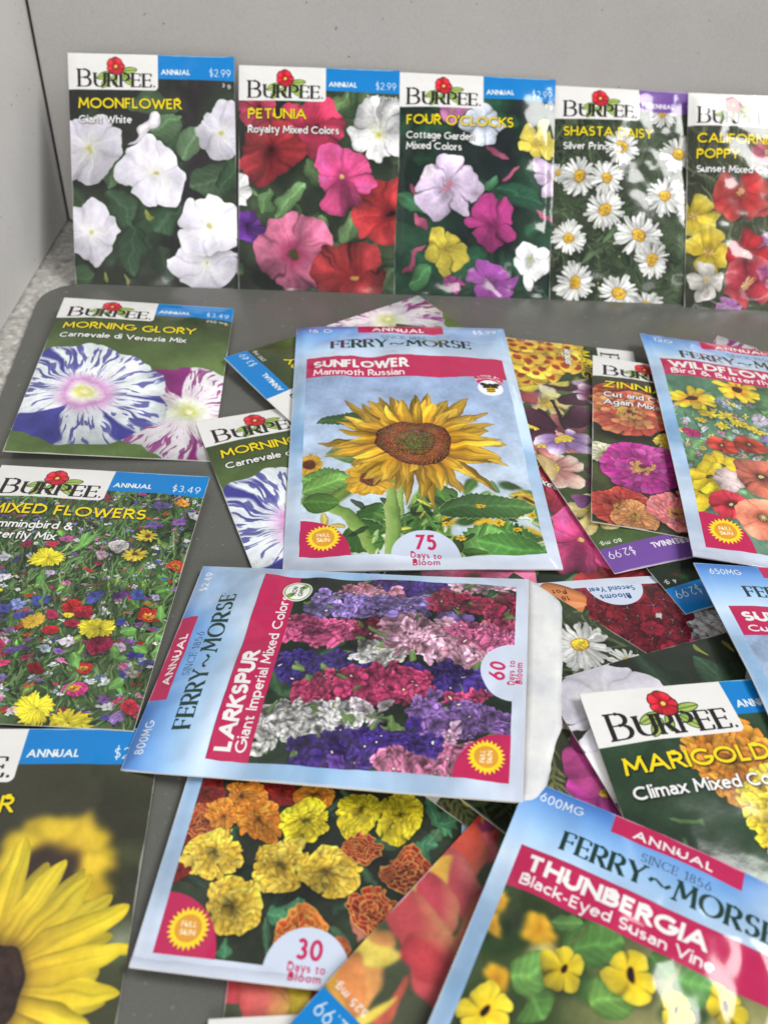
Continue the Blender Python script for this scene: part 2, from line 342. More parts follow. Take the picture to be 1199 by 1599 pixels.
def text(cv, s, x, yb, cap, col, wt=.16, width=None, right=None, serif=False, track=.2, slant=0, rot=0, glow=0, glowc=(0, 0, 0), al=1, thin=.035, arcr=None, small=None, trk=None, sy=1.):
    """yb = baseline, measured down from the packet's top; x = left end (or right=right end)"""
    adv = []; pen = 0; gap = 0
    if not s: return
    for ch in s:
        g = GL[ch]; k = small if (small and len(adv) > 0) else 1
        gap = (track + wt * .9) * k
        if serif: gap = (track + .14) * k
        adv.append((pen, k)); pen += g[0] * k + (gap if ch != ' ' else track * .6)
    tot = pen - gap + wt
    sx = (width / (tot * cap)) if width else 1
    if right is not None: x = right - tot * cap * sx
    hw = wt / 2; segs = []   # ax ay bx by half
    dots = []
    for ch, (p0, k) in zip(s, adv):
        for st in GL[ch][1]:
            if isinstance(st, str):
                yy = .93 if st == 'dot' else hw * .9
                dots.append((p0 + hw, yy * k, hw * 1.15)); continue
            pts = [((px * k + p0 + hw), py * k) for px, py in st]
            # tuck the strokes inside cap height and baseline
            pts = [(px, py * (1 - wt / k * .0) if serif else hw * (1 - 2 * py / k / 1.0) * (1 if 0 <= py <= k * 1.1 else 0) + py) for px, py in pts]
            curve = len(pts) > 4
            for si, (a, b) in enumerate(zip(pts[:-1], pts[1:])):
                h = hw * k if not serif else hw
                if serif:
                    dx, dy = b[0] - a[0], b[1] - a[1]; l = math.hypot(dx, dy) + 1e-9
                    if curve: h = thin / 2 + (hw - thin / 2) * (abs(dy) / l) ** 1.6
                    elif abs(dx) / l > .2 and abs(dy) / l > .2: h = hw if dx * dy < 0 else thin * .8
                    else: h = hw if abs(dy) > abs(dx) else thin / 2
                    if ch in 'NM' and not curve and abs(dx) / l < .2: h = thin * .75 if not (ch == 'M' and a[0] > p0 + .7 * k) else hw
                    h *= 1
                ax_, ay_, bx_, by_ = a[0], a[1], b[0], b[1]; clip = (-9, 9)
                if not serif:
                    dx, dy = bx_ - ax_, by_ - ay_; l = math.hypot(dx, dy) + 1e-9
                    top = 1 * k if not ch.islower() else (1.04 - .08 * hw if ch in 'bdfhkl' and max(a[1], b[1]) > .9 else .66 + .68 * hw)
                    if abs(dy) / l > .3:
                        ex_ = hw if abs(dx) / l < .12 else hw * 1.6
                        lvl = lambda yy: yy < hw * 1.05 and yy > -.05 or abs(yy - (1 - hw)) < .02 or abs(yy - (.66 - .32 * hw)) < .02 or yy > 1.04 - 1.2 * hw
                        if si == 0 and lvl(ay_): ax_ -= dx / l * ex_; ay_ -= dy / l * ex_; clip = (0, clip[1]) if a[1] < .4 else (clip[0], top)
                        if si == len(pts) - 2 and lvl(by_): bx_ += dx / l * ex_; by_ += dy / l * ex_; clip = (0, clip[1]) if b[1] < .4 else (clip[0], top)
                        if ch in 'gpy$,&\'"t': clip = (-9, 9)
                segs.append((ax_, ay_, bx_, by_, h, 0 if si == 0 else 1, 0 if si == len(pts) - 2 else 1, *clip))
            if not serif or curve:
                for q in pts[1:-1]: dots.append((q[0], q[1], hw * k if not serif else 0))
            if serif:
                sl_ = .085 * k + hw * .55
                for e, o in ((pts[0], pts[1]), (pts[-1], pts[-2])):
                    vert = abs(e[1] - o[1]) > abs(e[0] - o[0])
                    if vert and not curve or (curve and ch in 'UJ'):
                        if (abs(e[1]) < .01 or abs(e[1] - k) < .01) and not (ch in 'VMN' and abs(e[1]) < .01 and (ch == 'V' or (ch == 'N' and e[0] > p0 + .5 * k))):
                            segs.append((e[0] - sl_, e[1], e[0] + sl_, e[1], thin / 2 + .006)); segs.append((e[0] - sl_ * .6, e[1] + (thin * .5 if e[1] < .1 else -thin * .5), e[0] + sl_ * .6, e[1] + (thin * .5 if e[1] < .1 else -thin * .5), thin / 2))
                    elif not curve and ch in 'EFLTZ' and e[0] != pts[0][0] or (not curve and ch == 'T' and not vert):
                        d = .13 * k; up = 1 if e[1] < .1 else -1
                        if .2 * k < e[1] < .8 * k: segs.append((e[0], e[1] - d * .8, e[0], e[1] + d * .8, thin * .7))
                        else: segs.append((e[0], e[1], e[0] + .02, e[1] + up * d * 1.6, thin * .9))
                    elif curve and ch in 'CSG':
                        segs.append((e[0], e[1] - .1 * k, e[0], e[1] + .1 * k, thin * .9))
    if not segs and not dots: return
    segs = [q if len(q) == 9 else (*q, 0, 0, -9, 9) for q in segs]
    A = np.array(segs) if segs else np.zeros((0, 9)); D = np.array([d for d in dots if d[2] > 0]) if any(d[2] > 0 for d in dots) else np.zeros((0, 3))
    cr, sr = math.cos(rot), math.sin(rot)
    def tf(px, py):
        X = (px + slant * py) * cap * sx; Y = -py * cap * sy
        return x + X * cr - Y * sr, yb + X * sr + Y * cr
    # render by glyph-wide windows: split in chunks along the pen
    Wt = tot * cap * sx
    cx0, cy0 = tf(0, -.4); cx1, cy1 = tf(tot, 1.2); cx2, cy2 = tf(0, 1.2); cx3, cy3 = tf(tot, -.4)
    m = .6 + glow * 2
    w = cv.win(min(cx0, cx1, cx2, cx3) - m, max(cx0, cx1, cx2, cx3) + m, min(cy0, cy1, cy2, cy3) - m, max(cy0, cy1, cy2, cy3) + m)
    if not w: return
    sl, X, Y = w; mask = np.zeros(X.shape, np.float32)
    R = cv.R; ox, oy = X[0, 0], Y[0, 0]
    def sub(xa, xb, ya, yb_):
        i0 = max(0, int((xa - ox) * R) - 1); i1 = min(X.shape[1], int((xb - ox) * R) + 3)
        j0 = max(0, int((ya - oy) * R) - 1); j1 = min(X.shape[0], int((yb_ - oy) * R) + 3)
        return (slice(j0, j1), slice(i0, i1)) if i1 > i0 and j1 > j0 else None
    ks = cap * math.sqrt(abs(sx) * sy)
    for ax, ay, bx, by, h, ja, jb, ylo, yhi in A:
        (px, py), (qx, qy) = tf(ax, ay), tf(bx, by); h = h * ks
        q = sub(min(px, qx) - h, max(px, qx) + h, min(py, qy) - h, max(py, qy) + h)
        if not q: continue
        ex, ey = qx - px, qy - py; l = math.hypot(ex, ey) + 1e-9; ex /= l; ey /= l
        XX, YY = X[q] - px, Y[q] - py; u = XX * ex + YY * ey; v = abs(-XX * ey + YY * ex)
        e = np.minimum(h - v, np.minimum(u + (h * .4 if ja else .02), l - u + (h * .4 if jb else .02))) * R + .5
        if yhi < 9 or ylo > -9:
            yl = ((X[q] - x) * sr - (Y[q] - yb) * cr) / (cap * sy); e = np.minimum(e, np.minimum(yl - ylo, yhi - yl) * cap * sy * R + .5)
        mask[q] = np.maximum(mask[q], np.clip(e, 0, 1) * min(1, h * 2 * R))
    for dx, dy, h in D:
        px, py = tf(dx, dy); h = h * ks
        q = sub(px - h, px + h, py - h, py + h)
        if q: mask[q] = np.maximum(mask[q], np.clip((h - np.hypot(X[q] - px, Y[q] - py)) * R + .5, 0, 1))
    if glow:
        g = np.clip(blur(mask, max(1, int(glow * R / 2))) * 1.6, 0, 1) * .75
        g = np.roll(g, int(.25 * R), 0); g = np.roll(g, int(.2 * R), 1)
        cv.put(sl, g, c3(glowc))
    cv.put(sl, mask * al, c3(col))

# ------------------------------------------------------------------ the two packet layouts
YEL, WHT, BLUE, PURP, CRIM = (244, 218, 22), (240, 240, 238), (16, 128, 206), (116, 78, 160), (192, 38, 88)
def seed_logo(c, k=1.):
    x0, y0 = 4.7, 15.7
    lf = (150, 185, 80)
    for (x, y, a, l, w) in ((21, 9.5, 2.75, 7.5, 3.6), (21, 11, 2.2, 7.5, 3.6), (26.5, 8.8, -.15, 8, 3.6), (27, 10.5, .75, 7.5, 3.6), (23.5, 10, 1.7, 6, 3.)):
        c.petal(x, y, a, 0, l, w, [(0, (60, 90, 40)), (1, (60, 90, 40))], p=.5, q=.6, stk=0, edge=0)
        c.petal(x, y, a, .25, l - .6, w - .65, [(0, lf), (1, (185, 205, 110))], p=.5, q=.6, stk=.05, edge=.1, veins=.0, rib=-.5)
    text(c, 'BURPEE', x0, y0 + .6, 8.3, (35, 31, 32), wt=.165, serif=True, thin=.05, track=.11, small=.79, width=37.2)
    text(c, '.', 42.4, y0 + .7, 6, (35, 31, 32), wt=.13)
    c.polar(23.7, 6.2, 4.75, 5, [(0, (40, 12, 14)), (1, (60, 15, 20))], notch=.12, wob=.02, shadow=0, crease=0, streak=0, fold=0)
    c.polar(23.7, 6.2, 4.45, 5, [(0, (90, 10, 20)), (.25, (150, 20, 35)), (.5, (198, 32, 48)), (1, (212, 48, 60))], notch=.12, wob=.02, shadow=0, crease=.6, streak=.12, fold=.1, edge=.2)
    c.disc(23.8, 6.3, .75, (240, 215, 90)); c.disc(23.3, 6.9, .3, (190, 160, 40))

def burpee(c, title, sub, band=BLUE, word='ANNUAL', price='$2.99', wtxt='3 g', k=None):
    W, L = c.W, c.L; sx = W / 83.
    c.rect(44, 0, W + 1, 12.2, band)
    c.rect(-1, -1, 44.7, 17.9, (236, 235, 232), r=2)
    seed_logo(c)
    text(c, word, 46.3, 9.9, 2.7, WHT, wt=.22, track=.16, width=14.6 if word == 'ANNUAL' else 17.4)
    text(c, price, 0, 10.3, 3.7, WHT, wt=.1, right=W - 1.9, width=10.6)
    text(c, wtxt, 0, 15.3, 1.9, WHT, wt=.16, right=W - 1.6)
    y = 27
    for t, w in title:
        text(c, t, 4.7, y, 5.1, YEL, wt=.17, track=.1, width=w, glow=.9); y += 8.2
    y -= .9
    for t, w in sub:
        text(c, t, 4.7, y, 3.8, WHT, wt=.18, track=.07, width=w, glow=.9); y += 5.6

def sky_border(c):
    sl, X, Y = c.full(); t = np.clip(Y / c.L, 0, 1)
    col = grad([(0, (38, 92, 172)), (.05, (84, 138, 204)), (.13, (146, 186, 226)), (.2, (190, 212, 236)), (.5, (146, 188, 228)), (.8, (184, 206, 232)), (1, (202, 210, 226))], t)
    n = nz(X * .05 + 3 + c.off[0], Y * .09 + c.off[1]); m = np.clip((n + .1) * .9, 0, .85)[..., None]
    n2 = np.clip(nz(X * .12 + 31, Y * .25 + 3) * .06, -.08, .1)[..., None]
    c.a[sl] = np.clip(col * (1 - m * .6) + np.array([.85, .89, .94]) * m * .6 + n2, 0, 1)
    # a pale beam from the upper right
    d = (X * .55 + Y * .9); b = np.exp(-((X - .30 * c.W - (Y) * .6) / 1.6) ** 2) * np.clip(1 - Y / (.16 * c.L), 0, 1) * .25
    c.put(sl, b, (1, 1, 1))

def sun_badge(c, x, y, r, turn=0):
    n = 24; pts = []
    for i in range(n * 2):
        a = math.pi * i / n; q = r if i % 2 == 0 else r * .78; pts.append((x + q * math.cos(a), y + q * math.sin(a)))
    c.poly(pts, (250, 222, 40)); c.disc(x, y, r * .62, (228, 160, 52))
    for i, t in enumerate(('FULL', 'SUN')):
        cw = r * .72; 
        if turn == 0: text(c, t, x - cw / 2, y - r * .06 + i * r * .36, r * .26, (255, 248, 225), wt=.17, width=cw)
        else: text(c, t, x + (i - .2) * r * .36, y + cw / 2, r * .26, (255, 248, 225), wt=.17, width=cw, rot=-math.pi / 2)

def ferry(c, title, sub, wtxt, price, num, art, tw, sw, band=None, caph=4.4, days=('Days to', 'Bloom'), turn=0, tab='ANNUAL', bee=False, numc=(196, 44, 92), sun=True, tb=.53, ph=None):
    W, L = c.W, c.L; k = W / 82.5; ky = L / 111.5; kk = math.sqrt(k * ky)
    art(c); c.photo(**(ph or {}))
    pic = c.a.copy(); sky_border(c)
    x0, x1, y1 = .056 * W, .95 * W, .964 * L
    b0, b1 = band or (.172 * L, .27 * L)
    R = c.R; c.a[int(b0 * R):int(y1 * R), int(x0 * R):int(x1 * R)] = pic[int(b0 * R):int(y1 * R), int(x0 * R):int(x1 * R)]
    # darker strip of sky behind the brand word, whiter just above the band
    c.rect(x0, b0, x1, b1, CRIM)
    c.rect(.292 * W, -1, .70 * W, .052 * L, CRIM)
    text(c, tab, .36 * W, .043 * L, 2.7 * ky, WHT, wt=.2, width=.25 * W)
    text(c, wtxt, .055 * W, .046 * L, 2.8 * kk, WHT, wt=.13, width=None if len(wtxt) < 5 else 11.6 * k)
    text(c, price, 0, .046 * L, 2.7 * kk, WHT, wt=.15, right=.955 * W, width=9.4 * k)
    text(c, 'SINCE 1856', .40 * W, .0905 * L, 2.3 * ky, (52, 62, 82), wt=.12, serif=True, thin=.05, width=17.6 * k, track=.2)
    text(c, 'FERRY~MORSE', .163 * W, .146 * L, 5.2 * ky, (28, 56, 50), wt=.23, serif=True, thin=.07, width=.655 * W, track=.14)
    c.disc(.82 * W, .105 * L, .7, (60, 80, 90)); c.disc(.82 * W, .105 * L, .5, (190, 210, 235))
    m = (b1 - b0)
    text(c, title, .088 * W, b0 + m * tb, caph * kk * .98, WHT, wt=.24, track=.08, width=tw)
    text(c, sub, .088 * W, b0 + m * (tb + .35), caph * kk * .66, WHT, wt=.16, track=.08, width=sw)
    dx, dy, dr = .512 * W, .97 * L, .128 * W
    pl = (206, 217, 236)
    c.disc(dx, dy, dr, pl, clip=(0, 0, W, y1 + .02)); 
    if num:
        if turn == 0:
            text(c, num, dx - 3.1 * k, .944 * L, 5 * kk, numc, wt=.21, width=6.4 * k)
            text(c, days[0], dx - 4.6 * k, .968 * L, 2. * kk, numc, wt=.165, width=9.2 * k)
            text(c, days[1], dx - 4.1 * k, .988 * L, 2. * kk, numc, wt=.165, width=8.0 * k)
        else:
            text(c, num, .945 * L * 0 + dx + 2.5, .0 + .93 * L + 1, 4.3, numc, wt=.2, width=6, rot=-math.pi / 2)
    if sun:
        if turn == 0:
            c.disc(x0, y1, .185 * W, CRIM, clip=(x0, 0, W, y1)); sun_badge(c, .142 * W, .906 * L, .066 * W)
        else:
            c.disc(x0, y1, .185 * W, CRIM, clip=(x0, 0, W, y1)); sun_badge(c, .135 * W, .906 * L, .062 * W)

# ------------------------------------------------------------------ artwork printed on each packet (millimetres from its top left corner)
def pp(c, p0, p1, wd, cols, **k):
    dx, dy = p1[0] - p0[0], p1[1] - p0[1]
    c.petal(p0[0], p0[1], math.atan2(dy, dx), 0, math.hypot(dx, dy), wd, cols, **k)
def lf(c, p0, p1, wd, col=(55, 88, 50), tipc=None, **k):
    dx, dy = p1[0] - p0[0], p1[1] - p0[1]
    c.leaf(p0[0], p0[1], math.atan2(dy, dx), math.hypot(dx, dy), wd, col, tipc, **k)
def ang(p, q): return math.atan2(q[1] - p[1], q[0] - p[0])

def art_moonflower(c):
    c.bg((26, 30, 26), (48, 62, 44), .1, (40, 34, 40)); c.foliage(26, [(40, 62, 42), (52, 74, 48), (34, 50, 36)], (12, 24), (.5, .75), sd=3, al=.8); c.blur(.9)
    G1 = (52, 78, 50)
    lf(c, (39.5, 39.9), (56.9, 31.1), 14, (78, 108, 72)); lf(c, (56.5, 50.2), (64.4, 35.2), 13, (86, 116, 80), veins=.1)
    lf(c, (84.1, 56.1), (60.4, 67.2), 17, (60, 84, 58)); lf(c, (76.7, 67.0), (83.7, 47.6), 13, (52, 76, 52))
    lf(c, (31.8, 84.7), (28.9, 109.5), 16, (44, 70, 48)); lf(c, (19.3, 67.8), (31.8, 84.7), 15, (50, 76, 52))
    lf(c, (53.7, 72.6), (40.3, 87.8), 15, (48, 76, 52)); lf(c, (24.3, 46.5), (19.4, 66.7), 10, (66, 92, 60))
    lf(c, (53.8, 27.0), (29.3, 22.2), 13, (60, 84, 54)); lf(c, (-0.4, 113.0), (9.4, 108.6), 10, G1)
    for a, b in (((33.0, 40.0), (44.0, 31.4)), ((28.6, 45.4), (38.5, 35.7))):
        pp(c, b, a, 7, [(0, (250, 248, 250)), (1, (212, 200, 214))], p=.3, q=.9)
    for p in ((37.4, 77.1), (12.7, 108.6), (22.4, 109.6)): c.petal(p[0], p[1], 1.1, 0, 6, 1.8, [(0, (150, 165, 60)), (1, (120, 130, 50))])
    st = [(0, (232, 228, 150)), (.06, (240, 240, 190)), (.14, (236, 234, 232)), (.45, (234, 230, 242)), (.8, (226, 221, 238)), (1, (240, 238, 246))]
    K = dict(notch=.17, p=.6, wob=.06, crease=.13, rib=.55, ribc=(250, 250, 246), streak=.025, fold=.035, edge=.06)
    for i, (p, sqz) in enumerate((((65.6, 104.1, 18.1), .8), ((8.5, 46.5, 18.3), 1), ((76.8, 37.3, 13.9), 1.), ((8.5, 88.7, 15.9), 1.05), ((40.3, 58.1, 17.3), .98), ((68.9, 85.1, 17.0), .97))):
        c.polar(p[0], p[1], p[2], 5, st, rot=.5 + i * 1.9, M=sq(sqz), sd=i, **K)
        for j in range(9): c.petal(p[0], p[1], j * .7, .2, 1.5, .5, [(0, (200, 190, 90)), (1, (235, 230, 170))])

def art_petunia(c):
    c.bg((24, 30, 24), (58, 80, 48), .12); c.foliage(60, [(60, 92, 50), (84, 118, 66), (44, 70, 40)], (9, 20), (.35, .55), sd=5); c.blur(.4)
    lf(c, (18.7, 76.0), (33.0, 61.4), 9, (96, 140, 78)); lf(c, (13.0, 76.1), (17.2, 62.5), 7, (80, 122, 66)); lf(c, (55.7, 12.5), (47.2, 21.3), 9, (96, 134, 70)); lf(c, (43.2, 83.9), (43.9, 73.9), 6, (80, 120, 66))
    def P(p, col, dk, cen, i, n=5, q=1., notch=.13, rb=.0):
        lt = tuple(min(255, v * 1.12 + 8) for v in col)
        c.polar(p[0], p[1], p[2], n, [(0, cen), (.07, cen), (.13, dk), (.4, col), (.85, lt), (1, lt)], notch=notch, p=.7, rot=i * 1.3, M=sq(q * .95, 20 + i * 40), sd=i + 10, wob=.075, crease=.34, streak=.12, fold=.14, rib=rb, ribc=dk, kf=14)
        for j in range(30):
            t = j * .21 + .05 * math.sin(j * 7); c.stem([(p[0] + p[2] * .12 * math.cos(t), p[1] + p[2] * .12 * math.sin(t)), (p[0] + p[2] * (.6 + .2 * math.sin(j * 5)) * math.cos(t), p[1] + p[2] * (.6 + .2 * math.sin(j * 5)) * math.sin(t))], .22, dk, al=.35)
    P((8.6, 21.1, 11.4), (172, 36, 66), (120, 20, 40), (60, 10, 20), 1)
    P((38.6, 31.4, 18.0), (196, 34, 72), (150, 24, 50), (90, 14, 30), 2)
    P((16.5, 43.7, 17.4), (154, 26, 34), (84, 10, 18), (30, 8, 10), 3, rb=.25)
    P((0.1, 63.0, 8.8), (240, 240, 240), (220, 224, 200), (200, 205, 120), 4)
    P((4.4, 83.4, 10.3), (84, 26, 132), (50, 10, 90), (20, 5, 40), 5)
    P((72.5, 31.1, 18.1), (238, 238, 240), (224, 228, 190), (214, 200, 70), 6, notch=.22)
    P((76.4, 73.1, 19.6), (168, 30, 34), (100, 14, 18), (26, 8, 8), 7, rb=.3)
    P((53.9, 56.3, 17.6), (214, 54, 120), (184, 36, 98), (226, 200, 90), 8)
    P((29.6, 95.4, 22.8), (226, 98, 142), (190, 50, 100), (70, 60, 30), 9, rb=.35)
    P((57.8, 105.8, 20.4), (186, 38, 42), (150, 24, 32), (200, 150, 50), 10)

def art_fouroclock(c):
    c.bg((14, 34, 26), (34, 78, 50), .1, (18, 26, 30)); c.foliage(40, [(24, 66, 42), (36, 88, 54), (20, 48, 36)], (12, 26), (.5, .75), sd=8, al=.85); c.blur(1.)
    lf(c, (53.4, 60.4), (78.7, 65.2), 13, (30, 78, 54)); lf(c, (44.6, 60.8), (53.2, 51.7), 9, (52, 112, 70)); lf(c, (3.6, 62.4), (15.5, 73.5), 11, (46, 104, 62)); lf(c, (7.5, 108.4), (19.1, 102.2), 12, (60, 120, 66))
    for a, b in (((3.0, 105.7), (15.8, 87.9)), ((46.3, 39.0), (58.9, 42.8)), ((8.6, 56.4), (13.1, 62.0)), ((80.5, 75.3), (73.2, 69.1)), ((15.7, 80.7), (10.4, 75.1)), ((57.0, 54.5), (64.9, 46.9))):
        pp(c, a, b, 3, [(0, (140, 50, 84)), (1, (206, 90, 130))], p=.4, q=.5)
    def P(p, col, cen, i, q=1., notch=.3):
        lt = tuple(min(255, v * 1.08 + 6) for v in col); dk = tuple(v * .8 for v in col)
        c.polar(p[0], p[1], p[2], 5, [(0, cen), (.1, cen), (.2, dk), (.5, col), (1, lt)], notch=notch, p=.45, rot=i * .9 + .3, M=sq(q, 30), sd=i + 30, wob=.05, crease=.4, rib=.5, ribc=lt, streak=.05, fold=.06)
        for j in range(5): c.stem([(p[0], p[1]), (p[0] + math.cos(j * 1.3 + i) * p[2] * .3, p[1] + math.sin(j * 1.3 + i) * p[2] * .3)], .35, tuple(v * .7 for v in col))
    P((29.6, 17.5, 8.1), (224, 120, 190), (240, 200, 150), 1); P((44.5, 26.9, 11.5), (206, 216, 236), (220, 220, 190), 2, notch=.15)
    P((80.6, 51.4, 9.8), (216, 186, 226), (200, 130, 180), 3); P((73.1, 33.3, 10.4), (240, 210, 60), (224, 160, 40), 4)
    P((26.9, 59.7, 17.3), (220, 196, 232), (214, 110, 140), 5); P((50.1, 76.2, 14.5), (206, 46, 140), (160, 20, 100), 6, .9)
    P((27.3, 91.1, 12.7), (224, 200, 44), (180, 150, 30), 7, .95); P((30.9, 107.6, 6.5), (150, 40, 120), (120, 20, 90), 8); P((51.3, 108.1, 13.3), (146, 56, 150), (120, 30, 110), 9, .85)
    P((72.1, 97.5, 10.4), (236, 242, 240), (200, 214, 110), 10)

def art_shasta(c):
    c.bg((34, 40, 30), (62, 78, 50), .14); c.grass(900, [(70, 94, 58), (52, 72, 46), (92, 112, 74), (34, 46, 34)], (6, 18), .8, sd=2, spread=1.2); c.foliage(40, [(60, 80, 50), (44, 60, 40)], (6, 14), (.2, .35), sd=6); c.blur(.35)
    for i, p in enumerate(((57.5, 12.2, 8.8), (2.6, 46.6, 6.5), (35.2, 32.4, 10.7), (72.6, 60.4, 9.8), (66.6, 34.0, 11.1), (13.5, 48.7, 11.3), (27.6, 50.0, 10.0), (60.1, 57.5, 12.2), (27.4, 66.7, 11.3), (45.9, 78.5, 13.3), (8.9, 81.7, 10.0), (53.6, 90.6, 10.5), (12.8, 104.9, 11.7), (52.4, 116.0, 9.6), (37.0, 109.7, 11.7))):
        c.daisy(p[0], p[1], p[2] * 1.02, 19, sd=i, M=sq(.92, i * 40), cr=.3, two=1, wd=.17, jit=.09)
    for i in range(9): c.disc(rng.uniform(5, 78), rng.uniform(40, 110), .8, (190, 190, 90), soft=.5)

def poppy4(c, x, y, r, col, tipc, cen=(240, 200, 110), rot=0, q=1., sd=0, base=None):
    c.disc(x + r * .1, y + r * .1, r * 1.1, (10, 14, 8), al=.4, soft=r * .4)
    rn = np.random.RandomState(sd); base = base or tuple(v * .8 for v in col)
    for i in range(4):
        c.petal(x, y, rot + i * 1.5708 + rn.randn() * .1, 0, r, r * 1.15, [(0, cen), (.18, base), (.6, col), (1, tipc)], p=.75, q=.2, M=sq(q, 20), edge=.22, stk=.1, sd=sd + i * 7, rib=-.1)
    c.daisy(x, y, r * .2, 9, (250, 215, 130), cen=None, wd=.16, sd=sd, shadow=0)

def art_poppy(c, soft=0):
    c.bg((46, 50, 36), (84, 92, 60), .12); c.grass(700, [(96, 110, 72), (66, 78, 52), (44, 52, 38), (120, 130, 92)], (6, 22), .7, sd=12, spread=.8); c.blur(.5)
    R1, Y1, PK = (204, 44, 46), (238, 206, 44), (196, 80, 140)
    poppy4(c, *(40.6, 31.8, 6.7), (214, 96, 120), (236, 140, 150), sd=1)
    poppy4(c, *(38.4, 56.2, 9.4), (190, 40, 50), (214, 70, 70), sd=2); poppy4(c, *(27.3, 53.9, 13.8), R1, (220, 84, 70), (250, 190, 90), rot=-.9, sd=3)
    poppy4(c, *(5.0, 65.5, 12.1), Y1, (244, 226, 90), (236, 150, 40), rot=.4, sd=4); poppy4(c, *(11.4, 83.9, 12.1), (236, 200, 40), (240, 220, 80), (226, 120, 30), rot=.2, sd=5)
    poppy4(c, *(44.9, 79.3, 7.7), (190, 120, 190), (224, 170, 214), sd=6); poppy4(c, *(33.4, 85.1, 11.6), (200, 36, 44), (180, 30, 40), rot=.1, sd=7)
    poppy4(c, *(34.8, 99.1, 13.8), (204, 52, 70), (226, 96, 100), (250, 190, 110), rot=.6, sd=8); poppy4(c, *(10.0, 99.9, 9.4), (232, 226, 214), (244, 240, 232), sd=9)
    poppy4(c, *(23.0, 114.6, 6.6), (190, 110, 190), (214, 150, 210), sd=10); poppy4(c, *(45.8, 96.6, 6.6), PK, (224, 140, 190), sd=11)
    for i, (x, y) in enumerate(((64, 50), (70, 72), (62, 94), (76, 108), (50, 104), (74, 34), (60, 66))): poppy4(c, x, y, 7, [(204, 52, 60), (236, 140, 60), (232, 200, 60), (200, 90, 150)][i % 4], (236, 180, 120), rot=i, sd=20 + i)
    if soft: c.blur(soft)

def carnevale(col, wedges, thin):
    """white bloom streaked and splashed with one colour; wedges = (angle, half width) solid, thin = angles of stripes"""
    col = c3(col)
    def f(c, th, rn, a, cx, sx, lobe):
        def dth(t): return abs((th - t + math.pi) % (2 * math.pi) - math.pi)
        m = np.zeros(th.shape)
        n1 = nz(th * 19 + 40, rn * 7 + 3, NM); n2 = nz(th * 11 + 20, rn * 2. + 9, NM); n3 = nz(th * 1.1 + 7, rn * .3 + 2)
        m = np.clip((n1 - .55 + .5 * n3) * 2.2, 0, 1) * .75
        m = np.maximum(m, np.clip((n2 - 1.45 + .4 * n3) * 2.5, 0, 1) * .85)
        m *= np.clip((a - .28) * 4, 0, 1)
        for t, h in wedges:
            d = dth(t) - h * (1 + .18 * nz(rn * 3 + 5, th * 0 + t)) * np.clip(a * 2 - .5, 0, 1.25); m = np.maximum(m, np.clip(-d * 22 + .4, 0, 1) * np.clip((a - .22) * 6, 0, 1) * .97)
        for t in thin:
            d = dth(t + .05 * np.sin(rn * 9)) - .018 * (1 + .6 * nz(rn * 4, th * 0 + t)); m = np.maximum(m, np.clip(-d * 45 + .5, 0, 1) * np.clip((a - .33) * 4, 0, 1) * np.clip((1.02 - a) * 9, 0, 1) * .9)
        m = m[..., None]; sh = (1 + .05 * nz(cx * 12, sx * 12))[..., None]
        return c * (1 - m) + col * sh * m
    return f

def art_morning(c):
    c.bg((46, 60, 30), (98, 128, 62), .035, (60, 80, 40)); c.blur(3)
    sl, X, Y = c.full(); c.a[sl] *= np.clip(.55 + Y / 90, .5, 1.05)[..., None] * np.ones(3)
    b = (68.2, 84.7, 26.6); a = (24.2, 75.8, 30.2)
    wht = [(0, (228, 232, 130)), (.07, (216, 222, 120)), (.14, (228, 232, 190)), (.24, (236, 238, 226)), (.36, (228, 218, 226)), (1, (222, 222, 224))]
    c.polar(b[0], b[1], b[2] * 1.24, 5, wht, notch=.1, p=.8, rot=.2, wob=.03, crease=.05, streak=.05, kf=16, rib=.15,
            paint=carnevale((130, 30, 110), [(ang(b, (57.0, 59.0)), .28), (ang(b, (79.0, 75.6)), .12), (ang(b, (72.6, 109.9)), .06)], [ang(b, q) for q in ((69.9, 57.7), (48.6, 95.6), (56.0, 111.2), (70.0, 116.6), (45.6, 104.1))]), shadow=0)
    c.polar(a[0], a[1], a[2] * 1.2, 5, [(0, (236, 232, 150)), (.08, (232, 228, 120)), (.13, (238, 238, 216)), (.19, (228, 200, 222)), (.26, (208, 146, 202)), (.34, (216, 190, 218)), (.46, (224, 230, 236)), (1, (220, 228, 232))], notch=.08, p=.9, rot=.6, wob=.035, crease=.06, streak=.05, kf=16,
            paint=carnevale((52, 52, 138), [(ang(a, (9.3, 99.0)), .34), (ang(a, (42.0, 97.6)), .07), (ang(a, (3.2, 46.5)), .06), (ang(a, (54.8, 77.8)), .045)], [ang(a, q) for q in ((12.3, 45.5), (13.5, 53.7), (33.1, 43.2), (43.3, 60.3), (7.7, 60.7), (2.4, 76.7), (24.4, 107.2), (48.6, 90.0))]), shadow=.2)
    c.disc(a[0], a[1], 2.4, (246, 244, 200), soft=1.5); c.disc(b[0], b[1], 2.2, (246, 246, 220), soft=1.5)

def fluff(c, x, y, r, col, sd=0, n=22, wd=.22, cen=None, M=None, two=1):
    c.daisy(x, y, r, n, col, tuple(v * .72 for v in col), cen=cen, cr=.16, wd=wd, sd=sd, two=two, M=M, jit=.2, lnj=.3, p=.4, q=.25, cdark=(90, 60, 20), shadow=.25)

